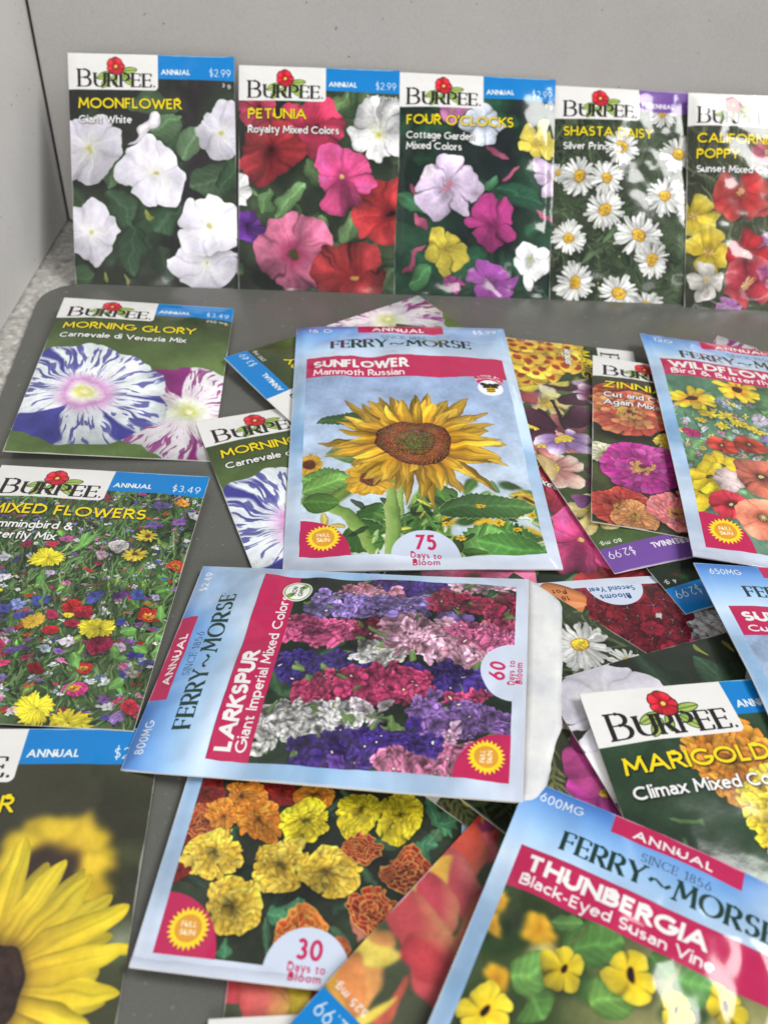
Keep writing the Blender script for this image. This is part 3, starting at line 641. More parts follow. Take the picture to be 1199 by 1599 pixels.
def art_mixed(c):
    rn = np.random.RandomState(31)
    c.bg((36, 50, 32), (66, 90, 50), .2); c.grass(1700, [(96, 136, 70), (74, 110, 56), (46, 68, 38), (130, 162, 100), (26, 36, 24)], (5, 16), .7, sd=4, spread=.6)
    for i in range(60): c.leaf(rn.uniform(0, 82), rn.uniform(35, 112), rn.uniform(-2.6, -.5), rn.uniform(5, 9), rn.uniform(1.6, 3), (84 + rn.randint(40), 132 + rn.randint(40), 62), sd=i)
    cols = [(190, 30, 90), (214, 60, 110), (226, 120, 180), (232, 226, 236), (222, 224, 236), (232, 190, 214), (80, 70, 170), (90, 90, 200), (130, 80, 170), (200, 40, 40), (226, 90, 40), (150, 90, 180), (240, 240, 240), (160, 150, 200)]
    rows = []
    for i in range(900):
        y = 12 + 100 * rn.rand() ** 1.1; rows.append((y, rn.uniform(0, 82)))
    rows.sort()
    for i, (y, x) in enumerate(rows):
        r = (.9 + 1.5 * y / 112) * rn.uniform(.5, 1.25); cc = cols[rn.randint(len(cols))]
        if y < 52 and rn.rand() < .5: cc = [(206, 206, 232), (170, 176, 224), (150, 130, 204), (232, 214, 236), (130, 140, 214), (214, 120, 180)][rn.randint(6)]
        if y > 40 and rn.rand() < .55: r *= .55; cc = [(200, 210, 200), (214, 214, 226), (150, 160, 190), (120, 140, 90)][rn.randint(4)]
        fluff(c, x, y, r, cc, sd=i, n=8, wd=.5, M=sq(.65), two=0)
        if i % 3 == 0: c.grass(5, [(96, 140, 70), (50, 76, 40)], (3, 9), .5, x=(x - 5, x + 5), y=(y, y + 8), sd=i)
    for i, (p, cc) in enumerate((((70.6, 8.0, 3.1), (214, 80, 150)), ((66.8, 17.9, 3.3), (120, 100, 180)), ((66.3, 29.3, 3.1), (120, 90, 170)), ((74.3, 26.5, 3.3), (150, 100, 190)), ((31.2, 17.3, 2.1), (226, 90, 40)), ((45.2, 15.5, 2.2), (200, 50, 100)), ((58.0, 11.4, 2.3), (206, 70, 120)), ((74.4, 16.1, 2.9), (240, 150, 50)), ((79.8, 22.6, 2.4), (226, 230, 236)),
                               ((37.2, 38.8, 2.6), (206, 90, 160)), ((24.1, 42.3, 2.6), (200, 40, 80)), ((34.2, 41.9, 2.4), (206, 50, 70)), ((52.1, 45.6, 2.7), (232, 190, 206)), ((71.1, 49.2, 1.9), (206, 206, 226)), ((18.7, 48.2, 2.5), (226, 226, 240)), ((22.8, 57.5, 2.8), (230, 226, 240)), ((37.1, 56.4, 2.2), (210, 190, 226)),
                               ((31.3, 69.3, 3.2), (130, 150, 214)), ((38.0, 67.9, 3.5), (70, 90, 190)), ((54.8, 65.2, 3.3), (80, 90, 190)), ((63.2, 64.1, 3.0), (90, 50, 120)), ((69.5, 63.6, 3.3), (74, 90, 190)), ((27.1, 71.5, 2.8), (80, 90, 180)), ((33.6, 74.6, 2.4), (66, 70, 160)), ((75.8, 62.7, 1.9), (200, 190, 226)), ((66.8, 74.9, 2.0), (60, 70, 170)),
                               ((80.7, 58.4, 1.7), (150, 100, 190)), ((51.6, 83.9, 2.6), (226, 214, 230)), ((68.6, 84.4, 2.6), (226, 190, 220)), ((74.4, 87.0, 2.7), (60, 50, 150)), ((35.9, 88.9, 2.4), (110, 80, 170)), ((45.9, 87.3, 2.3), (190, 210, 226)), ((40.2, 87.8, 1.7), (110, 70, 150)), ((36.4, 98.7, 2.5), (130, 120, 190)), ((74.6, 110.2, 2.9), (150, 110, 190)), ((76.0, 94.3, 2.4), (150, 146, 130)), ((69.8, 105.8, 2.3), (220, 224, 226)), ((67.5, 97.4, 2.2), (210, 220, 220)))):
        fluff(c, p[0], p[1], p[2] * 1.1, cc, sd=i + 70, n=12, wd=.4, M=sq(.72))
    for i, (p, cc) in enumerate((((79.1, 47.8, 3.0), (216, 70, 40)), ((74.9, 70.7, 3.1), (206, 44, 36)), ((84.3, 71.3, 2.3), (206, 44, 36)), ((49.1, 68.9, 3.2), (200, 34, 34)), ((53.8, 70.4, 3.1), (180, 30, 50)), ((51.6, 76.0, 2.8), (170, 30, 60)), ((43.4, 73.5, 2.4), (200, 40, 90)), ((46.1, 79.7, 2.4), (190, 30, 40)), ((62.3, 84.0, 4.1), (190, 30, 80)), ((60.0, 92.4, 2.8), (206, 40, 36)), ((46.3, 95.2, 2.5), (130, 16, 24)), ((60.2, 100.9, 3.5), (206, 50, 130)), ((77.1, 106.1, 3.4), (190, 40, 60)))):
        c.ball(p[0], p[1], p[2], [cc], rings=4, sd=i, M=sq(.75), core=(230, 150, 50) if i in (0, 1, 9, 11) else None, dark=tuple(v * .4 for v in cc), pw=.45, base=.3)
    for i, p in enumerate(((56.9, 41.0, 3.6),)): c.ball(p[0], p[1], p[2], [(232, 230, 226), (226, 214, 214)], rings=5, sd=i, M=sq(.7), dark=(120, 110, 100), base=.2)
    for i, (p, q) in enumerate((((65.5, 35.5, 4.4), .7), ((63.8, 44.1, 4.7), .65))):
        c.daisy(p[0], p[1], p[2], 16, (226, 200, 50), (190, 160, 30), cen=(90, 70, 30), cr=.28, wd=.26, M=sq(q), sd=i, q=.4)
    for a, b in (((33.8, 53.1), (39.1, 71.0)), ((79.6, 50.1), (78.4, 73.6)), ((68.9, 89.1), (69.6, 98.0)), ((78.0, 71.8), (80.1, 82.3)), ((58.9, 95.5), (57.9, 102.8))): c.stem([a, b], .9, (110, 150, 80))
    for i, (a, b) in enumerate((((67.1, 78.9), (72.7, 76.3)), ((78.8, 78.0), (83.3, 79.5)), ((77.9, 85.9), (72.6, 83.7)), ((79.7, 84.9), (84.1, 82.9)), ((68.8, 89.9), (66.5, 84.2)), ((69.1, 89.9), (72.3, 88.0)), ((69.0, 100.4), (73.3, 95.7)), ((54.5, 87.6), (58.2, 93.1)), ((40.7, 45.4), (44.3, 34.4)), ((47.2, 36.4), (42.0, 42.2)), ((78.0, 71.8), (78.1, 66.3)))): lf(c, a, b, 3.6, (96, 150, 70))
    for i, (p, q) in enumerate((((33.7, 48.9, 6.2), .8), ((38.3, 76.6, 4.1), .7), ((49.2, 71.7, 2.8), .5), ((59.6, 77.0, 6.5), .78), ((50.0, 109.6, 6.3), .95), ((61.9, 113.7, 7.0), .75), ((22.2, 63.8, 2.1), .7), ((31.9, 90.9, 2.0), .8))):
        yc = (244, 226, 40) if i != 1 else (226, 180, 50)
        c.daisy(p[0], p[1], p[2] * 1.03, 26, yc, tuple(v * .85 for v in yc), cen=None, cr=.1, wd=.17, M=sq(q), sd=i + 3, two=2, q=.3, jit=.1, edge=.2, rib=.06)

def art_big_sunflower(c):
    c.bg((48, 48, 36), (70, 76, 50), .05); c.blur(3)
    a = (79.7, 37.6); c.disc(a[0], a[1], 9, (110, 130, 70), soft=8, ry=4); a = (81.4, 60.4); c.disc(a[0], a[1], 9, (150, 160, 130), soft=7, ry=7); a = (77.4, 64.4); c.disc(a[0], a[1], 12, (60, 90, 30), soft=8, ry=4)
    p = (61.2, 43.0, 15.6); q = (59.9, 44.5, 9.2)
    c.daisy(p[0], p[1], p[2] * 1.08, 20, (240, 200, 46), (216, 160, 34), cen=None, cr=.3, wd=.4, sd=2, two=1, q=.4, jit=.05, lnj=.05)
    c.disc(q[0], q[1], q[2] * 1.02, (58, 40, 30), soft=4); c.disc(q[0], q[1], q[2] * .9, (52, 38, 32))
    c.blur(2.6)
    o = (50.1, 72.8, 10.3)
    for lay, (n, ln, f, of) in enumerate(((23, 18.5, .84, .1), (21, 21, 1, 0))):
        for i in range(n):
            t = 2 * math.pi * i / n + of
            c.petal(o[0], o[1], t, o[2] * .8, ln * (1.08 + .14 * math.sin(i * 5.1) + .38 * max(0, -math.sin(t))), 7.4, [(0, (196, 150, 40)), (.3, (234 * f, 196 * f, 44)), (.8, (248 * f, 222 * f, 50)), (1, (244 * f, 214 * f, 44))], p=.5, q=.62, edge=.2, rib=-.1, stk=.12, sd=i * 3 + lay, curl=.1 * math.sin(i * 3))
    c.disc(o[0], o[1], o[2] * 1.3, (44, 28, 22), soft=5); c.seedhead(o[0], o[1], o[2] * 1.05, o[2] * 1.05, (44, 28, 24), (32, 20, 16))

def art_sunflower(c):
    sl, X, Y = c.full(); W, L = c.W, c.L
    c.a[sl] = grad([(0, (130, 160, 208)), (.4, (160, 184, 220)), (.75, (190, 208, 226)), (1, (190, 206, 214))], Y / L)
    n = np.clip(nz(X * .06 + 5, Y * .12 + 9), -1, 1.5); c.a[sl] += (n * .035)[..., None]
    # out of focus field
    c.foliage(30, [(70, 110, 44), (120, 150, 60), (50, 84, 36)], (8, 20), (.4, .6), x=(0, 100), y=(112, 160), sd=1)
    for x, y, r in (((90.1, 124.7, 5.6)), ((90.0, 142.3, 5.4)), ((73.3, 139.6, 4.6)), ((59.9, 136.9, 4.1)), ((84.5, 130.7, 3.7)), ((93.2, 144.8, 4.5)), ((65.9, 131.8, 3.7))): c.daisy(x, y, r, 12, (236, 184, 40), cen=(120, 60, 20), sd=int(x), wd=.35, shadow=.2)
    c.blur(1.3)
    for x, y, r in ((7.3, 103.2, 5.9), (31.5, 112.8, 10.7)):
        c.daisy(x, y, r, 18, (240, 182, 40), (206, 130, 24), cen=(94, 44, 24), cr=.42, wd=.3, sd=int(y), two=1, M=sq(1.1), cdark=(120, 60, 24), shadow=.0)
    c.blur(.35)
    G1, G2 = (66, 116, 44), (92, 146, 58)
    for a, b, w in (((26.4, 135.2), (47.1, 139.2), 16), ((35.7, 128.8), (26.3, 151.2), 16), ((43.9, 131.5), (53.9, 144.3), 14), ((23.7, 138.9), (34.1, 151.3), 18), ((42.9, 150.2), (47.6, 131.5), 14)): lf(c, a, b, w, (52, 92, 38), serr=.08, rim=(190, 206, 150), rimw=.04)
    c.stem([(6.6, 123.7), (23.8, 127.3), (31.9, 152.5)], 4.2, (120, 160, 70), (190, 210, 120))
    c.stem([(49.9, 138.0), (60.8, 127.7), (70.5, 123.8)], 2.4, (140, 180, 84), (200, 220, 130))
    c.stem([(44.8, 113.8), (42.9, 123.5), (42.1, 131.5)], 2.6, (140, 176, 80), (196, 216, 120))
    c.stem([(39.7, 103.5), (39.4, 128.8), (38.4, 152.6)], 5.2, (126, 164, 76), (196, 214, 130))
    for i in range(40):
        y = 95 + i * 1.5; x = (39.4, 128.8)[0]; c.stem([(x - 2.6, y), (x - 3.8, y - .6)], .2, (220, 230, 180)); c.stem([(x + 2.6, y), (x + 3.7, y - .6)], .2, (200, 215, 160))
    lf(c, (37.5, 75.9), (10.7, 77.3), 9, (46, 78, 36), serr=.15); lf(c, (33.8, 97.5), (13.9, 97.2), 12, (74, 120, 62), (130, 170, 110), rim=(170, 200, 140), rimw=.05)
    lf(c, (22.9, 116.3), (5.2, 110.5), 15, (92, 142, 62), serr=.14); lf(c, (6.0, 118.9), (23.8, 112.8), 12, (110, 160, 72), serr=.14); lf(c, (6.1, 124.4), (20.1, 127.2), 10, (70, 110, 44))
    lf(c, (60.8, 127.7), (51.3, 116.7), 16, (84, 130, 56), serr=.1)
    lf(c, (57.0, 116.7), (60.5, 130.4), 12, (70, 112, 48)); lf(c, (93.7, 152.1), (68.2, 144.5), 26, (74, 128, 56), serr=.1, rim=(150, 190, 110), rimw=.03); lf(c, (67.1, 154.1), (80.3, 140.9), 20, (96, 150, 72), serr=.1); lf(c, (73.9, 155.4), (95.2, 148.5), 16, (66, 118, 50), serr=.1)
    c.foliage(90, [(30, 50, 26), (150, 180, 110), (84, 130, 54), (196, 206, 170), (60, 96, 40)], (4, 9), (.2, .45), x=(30, 98), y=(126, 156), sd=21, al=.85)
    c.foliage(50, [(30, 50, 26), (150, 180, 110), (84, 130, 54), (210, 180, 60)], (4, 9), (.2, .4), x=(6, 96), y=(120, 154), sd=22, al=.8)
    c.stem([(39.7, 103.5), (39.4, 128.8), (38.4, 152.6)], 5.2, (126, 164, 76), (196, 214, 130))
    lf(c, (56.9, 130.3), (94.2, 128.1), 14, (48, 84, 42), (88, 132, 66), serr=.1, rim=(190, 210, 150), rimw=.03); lf(c, (93.7, 152.1), (69.8, 145.8), 17, (74, 128, 56), serr=.14, rim=(150, 190, 110), rimw=.03)
    x, y, r = (31.5, 113.3, 10.7); c.daisy(x, y, r, 18, (240, 182, 40), (206, 130, 24), cen=(94, 44, 24), cr=.42, wd=.3, sd=5, two=1, M=sq(1.1), cdark=(120, 60, 24), shadow=.0)
    for x, y, r in ((78.1, 137.1, 2.4), (91.7, 132.1, 2.2), (59.8, 138.1, 2.2), (72.7, 129.2, 1.9), (85.9, 139.7, 2.0), (64.6, 144.5, 2.0)): c.daisy(x, y, r, 10, (236, 190, 40), cen=(150, 90, 20), sd=int(x * 3), wd=.4, shadow=.2, M=sq(.7))
    # the bloom
    p = (50.1, 90.2, 10.1); rn = np.random.RandomState(5); M = sq(.96, 22)
    ext = lambda a: 1 + .32 * max(0, math.cos(a - .35)) ** 2 + .18 * max(0, math.cos(a - math.pi - .1)) ** 3
    for lay, (n, f) in enumerate(((30, .8), (27, .92), (23, 1))):
        for i in rn.permutation(n):
            a = 2 * math.pi * (i + .33 * lay) / n + rn.randn() * .07; ln = (20 - lay * 2.4) * ext(a) * (1 + rn.randn() * .15)
            b = (244 * f, 186 * f, 40 * f)
            c.petal(p[0], p[1], a, 11.5, ln, 5.6 * (1 + rn.randn() * .2), [(0, (150 * f, 92 * f, 16)), (.22, (214 * f, 146 * f, 22)), (.6, b), (1, (250 * f, 206 * f, 70 * f))], p=.5, q=.8, M=M, edge=.34, rib=-.16, stk=.2, sd=rn.rand() * 50, curl=rn.randn() * .55, rim=(180 * f, 120 * f, 20) if lay < 2 else None, rimw=.06)
    for rr, cc in ((15., (96, 50, 22)), (13.6, (120, 62, 30)), (8.4, (104, 66, 28)), (4.8, (84, 82, 36))):
        c.seedhead(p[0] + .3, p[1], rr * 1.02, rr * .92, cc, tuple(v * .6 for v in cc), sd=rr)
    for i in range(560):
        t = i * 2.39996; r = 14.8 * math.sqrt(i / 560.); 
        k = (186, 104, 50) if r > 8 else (130, 120, 60)
        c.disc(p[0] + .3 + r * math.cos(t), p[1] + r * .9 * math.sin(t), .32, tuple(v * rn.uniform(.5, 1.1) for v in k))

def art_wildflower(c):
    rn = np.random.RandomState(9)
    c.bg((60, 110, 84), (120, 160, 130), .08, (70, 110, 60)); c.foliage(60, [(70, 120, 80), (96, 146, 84), (120, 170, 120)], (8, 18), (.2, .4), sd=4); c.blur(1.3)
    c.grass(260, [(96, 146, 74), (130, 174, 110), (60, 100, 56)], (5, 14), .7, y=(50, 158), sd=8)
    for i in range(420):
        x, y = rn.uniform(0, 100), rn.uniform(56, 110); cc = [(214, 222, 240), (190, 206, 232), (236, 236, 240), (150, 170, 214), (226, 150, 190), (240, 220, 90), (96, 150, 84)][rn.randint(7)]
        fluff(c, x, y, rn.uniform(.8, 2.1), cc, sd=i, n=6, wd=.6, two=0)
    fluff(c, *(10.1, 85.5, 3.9), (196, 40, 110), sd=1); fluff(c, *(42.8, 68.5, 4.6), (214, 206, 226), sd=2); fluff(c, *(32.8, 103.7, 5.4), (110, 70, 140), sd=3, n=30, wd=.12); fluff(c, *(14.7, 105.7, 3.5), (130, 100, 170), sd=5); fluff(c, *(43.1, 83.7, 4.0), (150, 140, 206), sd=6)
    Y = (246, 214, 30)
    for i, (p, q) in enumerate((((19.5, 70.6, 4.5), .6), ((27.8, 70.9, 5.0), .65), ((23.8, 78.9, 3.8), .6), ((36.2, 75.5, 4.5), .6), ((31.1, 75.2, 3.8), .6), ((15.4, 77.0, 2.9), .6), ((39.8, 77.9, 3.4), .6))): c.daisy(p[0], p[1], p[2], 8, Y, cen=(240, 190, 40), cr=.2, wd=.42, M=sq(q * 1.2), sd=i)
    for i, p in enumerate(((36.5, 47.3, 10.8), (15.0, 59.8, 11.0))): c.daisy(p[0], p[1], p[2], 12, Y, (226, 120, 20), cen=(60, 30, 16), cr=.24, wd=.36, M=sq(.9), sd=i, cdark=(90, 40, 16))
    for a, b in (((19.2, 107.2, 9.8), 0), ((8.5, 123.6, 10.8), 1), ((12.2, 114.9, 10.1), 2)): c.daisy(a[0], a[1], a[2] * 1.05, 7, Y, (236, 190, 20), cen=None, wd=.55, sd=b, q=.4)
    c.polar(*(19.5, 116.2, 6.7), 4, [(0, (250, 226, 220)), (1, (244, 214, 214))], notch=.08, sd=3)
    def pop(p, col, cen, i, q=.8):
        lt = tuple(min(255, v * 1.12 + 10) for v in col)
        c.polar(p[0], p[1], p[2], 4, [(0, cen), (.12, cen), (.2, tuple(v * .55 for v in col)), (.5, col), (1, lt)], notch=.07, p=.7, rot=i, M=sq(q, 10), wob=.05, crease=.35, fold=.12, streak=.09, sd=i)
        for j in range(14): c.stem([(p[0], p[1]), (p[0] + math.cos(j * .45) * p[2] * .22, p[1] + math.sin(j * .45) * p[2] * .2)], .3, (90, 40, 30)); 
        c.disc(p[0], p[1], p[2] * .09, (190, 190, 110))
    pop((21.8, 93.0, 7.0), (220, 60, 44), (190, 140, 90), 1, .75); pop((34.1, 89.7, 7.9), (222, 66, 46), (214, 200, 110), 2, .7)
    pop((33.7, 110.8, 12.4), (232, 110, 84), (70, 40, 40), 3, 1.0); pop((18.8, 129.6, 8.8), (206, 44, 60), (80, 60, 60), 4, .9); pop((29.9, 134.8, 10.8), (236, 120, 90), (220, 200, 120), 5, 1.05)
    for i in range(5): pop((rn.uniform(60, 92), rn.uniform(70, 145), rn.uniform(7, 12)), [(226, 90, 70), (210, 50, 60), (240, 150, 120)][i % 3], (200, 180, 100), i + 8)

def art_zinnia(c):
    c.bg((50, 54, 30), (76, 84, 44), .1); c.blur(1); c.foliage(14, [(70, 92, 48), (56, 76, 40)], (14, 22), (.4, .6), sd=3)
    def Z(p, cols, core, i, q=.85, dk=None, k=1., rings=5):
        c.disc(p[0], p[1] + p[2] * .1, p[2] * 1.12, (20, 14, 10), al=.5, soft=p[2] * .25, ry=p[2])
        c.ball(p[0], p[1], p[2], cols, rings=rings, pw=.27, pl=.42, M=sq(q), sd=i, dark=dk or tuple(v * .35 for v in cols[0]), p=.5, q=.18, base=.35, edge=.25, jit=.15)
        rn = np.random.RandomState(i)
        for j in range(46):
            t, r = rn.rand() * 6.28, p[2] * .3 * rn.rand() ** .5; c.daisy(p[0] + r * math.cos(t), p[1] + r * math.sin(t) * q, p[2] * .055, 5, core, cen=None, shadow=0, wd=.5, sd=j)
        c.disc(p[0], p[1], p[2] * .1, (110, 30, 50), soft=p[2] * .05)
    for i, (x, y) in enumerate(((66, 32), (12, 34), (40, 38), (76, 46))): Z((x, y, 13), [(190, 60, 40), (206, 90, 50)], (236, 180, 60), i + 20)
    Z((3.2, 74.9, 8.5), [(220, 220, 180), (232, 228, 196), (206, 206, 150)], (190, 170, 90), 1)
    Z((15.2, 44.2, 19.8), [(226, 96, 70), (232, 130, 76), (216, 74, 60), (236, 150, 90)], (240, 190, 80), 2, .8)
    Z((31.6, 61.9, 6.2), [(236, 200, 50)], (200, 140, 40), 9)
    Z((19.8, 80.8, 17.8), [(196, 44, 150), (184, 36, 140), (206, 70, 166)], (232, 180, 80), 3, .88)
    Z((11.1, 105.8, 12.1), [(206, 74, 62), (196, 60, 52)], (226, 170, 70), 4); Z((15.7, 109.9, 8.8), [(220, 150, 90), (214, 136, 76)], (220, 170, 70), 5); Z((33.4, 103.7, 12.2), [(230, 130, 130), (226, 112, 116)], (220, 160, 70), 6)
    Z((72, 80, 14), [(214, 60, 120)], (236, 180, 60), 12)

def columbine(c, p, tips, col, tipc, cen=(236, 206, 50)):
    for t in tips:
        w = math.hypot(t[0] - p[0], t[1] - p[1]) * .62
        pp(c, p, t[:2], w, [(0, tuple(v * .7 for v in col)), (.5, col), (1, tipc)], p=.7, q=.4, rib=-.1, edge=.3, sd=t[0])
    if cen:
        for j in range(30): a = j * 2.4; r = 2.6 * (j / 30) ** .5; c.disc(p[0] + r * math.cos(a), p[1] + r * math.sin(a), .55, tuple(v * (.8 + .2 * (j % 3) / 2) for v in cen))

def art_columbine(c):
    c.bg((56, 78, 36), (92, 122, 60), .05, (60, 70, 40)); c.blur(2)
    MR, MT = (74, 30, 54), (104, 50, 84)
    rn = np.random.RandomState(4)
    for i in range(12):
        x, y = rn.uniform(5, 78), rn.uniform(30, 110); cc = [((206, 110, 110), (236, 190, 170)), (MR, MT), ((160, 90, 160), (226, 200, 232)), ((226, 200, 110), (240, 230, 170))][i % 4]
        columbine(c, (x, y), [(x + 11 * math.cos(a + i), y + 11 * math.sin(a + i)) for a in (0, 1.26, 2.5, 3.77, 5.0)], *cc)
    columbine(c, (63.2, 74.9), [(67.4, 65.1), (63.5, 91.9), (53.8, 84.0)], (120, 60, 70), (200, 120, 110), None)
    for a, b, w in (((68.8, 80.7), (75.0, 100.2), 10), ((68.6, 79.7), (81.5, 79.8), 9), ((62.1, 82.0), (47.0, 91.4), 12), ((57.3, 98.5), (40.2, 101.1), 11), ((42.2, 110.0), (58.3, 115.4), 9)): pp(c, a, b, w, [(0, (50, 20, 36)), (.6, MR), (1, MT)], p=.5, q=.45)
    pp(c, (74.1, 108.1), (63.6, 108.0), 14, [(0, (150, 50, 56)), (1, (176, 84, 80))]); 
    pp(c, (56.5, 119.4), (70.3, 115.6), 13, [(0, (236, 220, 90)), (.5, (242, 222, 50)), (1, (236, 206, 40))]); pp(c, (57.4, 121.7), (44.7, 114.8), 9, [(0, (244, 236, 150)), (1, (240, 226, 70))]); pp(c, (59.2, 117.7), (55.6, 102.2), 6, [(0, (250, 248, 220)), (1, (240, 232, 140))]); pp(c, (44.3, 119.1), (32.4, 119.0), 9, [(0, (200, 196, 120)), (1, (170, 170, 90))])
    for j in range(50): t = rn.rand() * 6.28; r = 3.5 * rn.rand(); q = (64.0, 100.9); c.stem([(q[0], q[1]), (q[0] + r * math.cos(t), q[1] + r * math.sin(t))], .3, (190, 150, 60))
    c.stem([(58.7, 100.8), (63.2, 89.9), (62.9, 80.3)], 1.6, (40, 20, 30)); c.stem([(68.6, 96.9), (67.4, 88.9), (66.5, 83.0)], 1.4, (50, 24, 36))
    columbine(c, (67.0, 74.3), [(78.7, 78.3), (75.7, 67.0), (60.5, 63.6), (55.8, 72.3), (61.2, 79.0)], (150, 110, 176), (238, 228, 242))
    columbine(c, (39.0, 100.9), [(48.2, 101.7), (39.5, 112.7), (44.2, 95.8)], (130, 60, 100), (250, 240, 246), (240, 200, 40))
    columbine(c, (78.8, 58.4), [(73.8, 66.2), (67.3, 56.4), (73.8, 45.0), (80.5, 46.6), (68.7, 62.4)], (206, 140, 130), (246, 226, 206))
    columbine(c, (72.5, 37.7), [(80.6, 39.6), (80.7, 36.2)], (110, 56, 110), (150, 90, 150), None)
    columbine(c, (81.8, 69.3), [(82.1, 74.6), (83.7, 52.1)], (226, 190, 120), (240, 220, 140), None)

def art_jaguar(c):
    c.bg((36, 52, 26), (70, 96, 44), .1); c.foliage(30, [(60, 92, 44), (80, 116, 54)], (8, 14), (.3, .5), sd=7); c.blur(.5)
    rn = np.random.RandomState(6)
    pts = [(4.9, 55.3), (16.9, 53.7), (19.1, 39.1), (15.5, 59.8), (4.4, 43.7), (17.5, 30.7), (26.1, 50.3), (8.2, 34.8), (5.5, 61.6), (28.1, 44.3), (1.3, 35.1), (29.7, 56.9), (23.5, 53.2)]
    pts += [(rn.uniform(3, 80), rn.uniform(36, 112)) for _ in range(34)]
    for i, p in enumerate(reversed(pts)):
        r = 9.5
        c.polar(p[0], p[1], r, 5, [(0, (190, 150, 30)), (.12, (214, 150, 30)), (.5, (238, 178, 34)), (.85, (244, 196, 46)), (1, (246, 206, 70))], notch=.22, p=.5, rot=i, wob=.05, crease=.35, fold=.08, sd=i)
        for j in range(5):
            a = i + j * 1.2566; c.petal(p[0], p[1], a, r * .25, r * .42, r * .42, [(0, (190, 80, 20)), (.5, (150, 30, 20)), (1, (170, 60, 24))], p=.4, q=.4, al=.9, edge=-.0)
        for j in range(12): a = j * 2.4; c.disc(p[0] + .35 * j ** .5 * math.cos(a), p[1] + .35 * j ** .5 * math.sin(a), .35, (232, 190, 60))

def art_marigold_mix(c):
    c.bg((30, 34, 28), (48, 60, 42), .12); c.foliage(90, [(40, 66, 46), (54, 84, 58), (34, 50, 38)], (4, 11), (.25, .4), sd=12, al=.9)
    for a, b in (((34.3, 95.9), (40.3, 92.4)), ((31.4, 95.1), (37.6, 96.0)), ((37.6, 96.0), (37.9, 91.5)), ((67.9, 59.4), (74.3, 69.0)), ((76.3, 60.3), (72.0, 69.3)), ((72.4, 66.0), (77.0, 63.5)), ((67.0, 73.6), (72.0, 71.1)), ((20.5, 107.1), (20.1, 103.5)), ((67.7, 76.0), (68.6, 71.6))): lf(c, a, b, 5, (62, 116, 80), serr=.2)
    pp(c, (52.8, 98.1), (54.2, 96.3), 6, [(0, (190, 110, 90)), (1, (214, 140, 120))])
    Yb, Yl, Or = [(236, 196, 56), (240, 206, 72), (230, 186, 50)], [(244, 222, 36), (240, 214, 30)], [(224, 130, 34), (230, 146, 44), (216, 120, 30)]
    B = lambda p, cols, i, **k: c.ball(p[0], p[1], p[2], cols, sd=i, **k)
    bi = dict(rim=(232, 186, 80), rimw=.16, dark=(90, 14, 16), pw=.4, rings=5, base=.2)
    MR = [(150, 34, 26), (166, 44, 30), (140, 28, 26)]
    for i, p in enumerate(((27.5, 61.7, 4.6), (7.7, 62.9, 5.1), (4.8, 86.8, 3.4), (4.7, 77.0, 3.5))): B(p, [(150, 30, 24), (130, 24, 22)], i, dark=(60, 10, 12), pw=.4, rings=5, base=.2)
    B((6.5, 72.5, 4.8), MR, 30, **bi)
    B((36.0, 62.4, 4.8), Or, 4); B((18.9, 63.2, 5.7), Or, 5); B((12.9, 70.6, 5.3), Or, 6); B((23.5, 70.8, 6.2), Or, 7)
    B((35.4, 69.7, 6.4), Yl, 8, dark=(120, 100, 10)); B((48.9, 65.3, 5.9), Yl, 9, dark=(120, 100, 10)); B((60.6, 65.1, 6.6), Yl, 10, dark=(120, 100, 10))
    B((12.6, 81.8, 7.5), Yb, 11, dark=(120, 80, 16)); B((31.5, 82.6, 8.0), Yb, 12, dark=(120, 80, 16)); B((44.6, 83.0, 7.2), Yb, 13, dark=(120, 80, 16)); B((21.2, 94.8, 8.2), Yb, 14, dark=(120, 80, 16))
    B((51.5, 74.8, 5.3), MR, 15, **bi); B((63.5, 79.8, 6.6), MR, 16, **bi); B((55.8, 91.3, 6.3), MR, 17, **bi); B((40.0, 99.0, 6.2), [(200, 90, 30), (180, 60, 26)], 18, **bi); B((49.6, 102.1, 2.6), MR, 19, **bi); B((59.0, 82.0, 2.3), MR, 20, **bi)
    for x, y in ((20, 20), (45, 12), (66, 16), (30, 4)): B((x, y, 9), Yb, int(x), dark=(120, 80, 16))

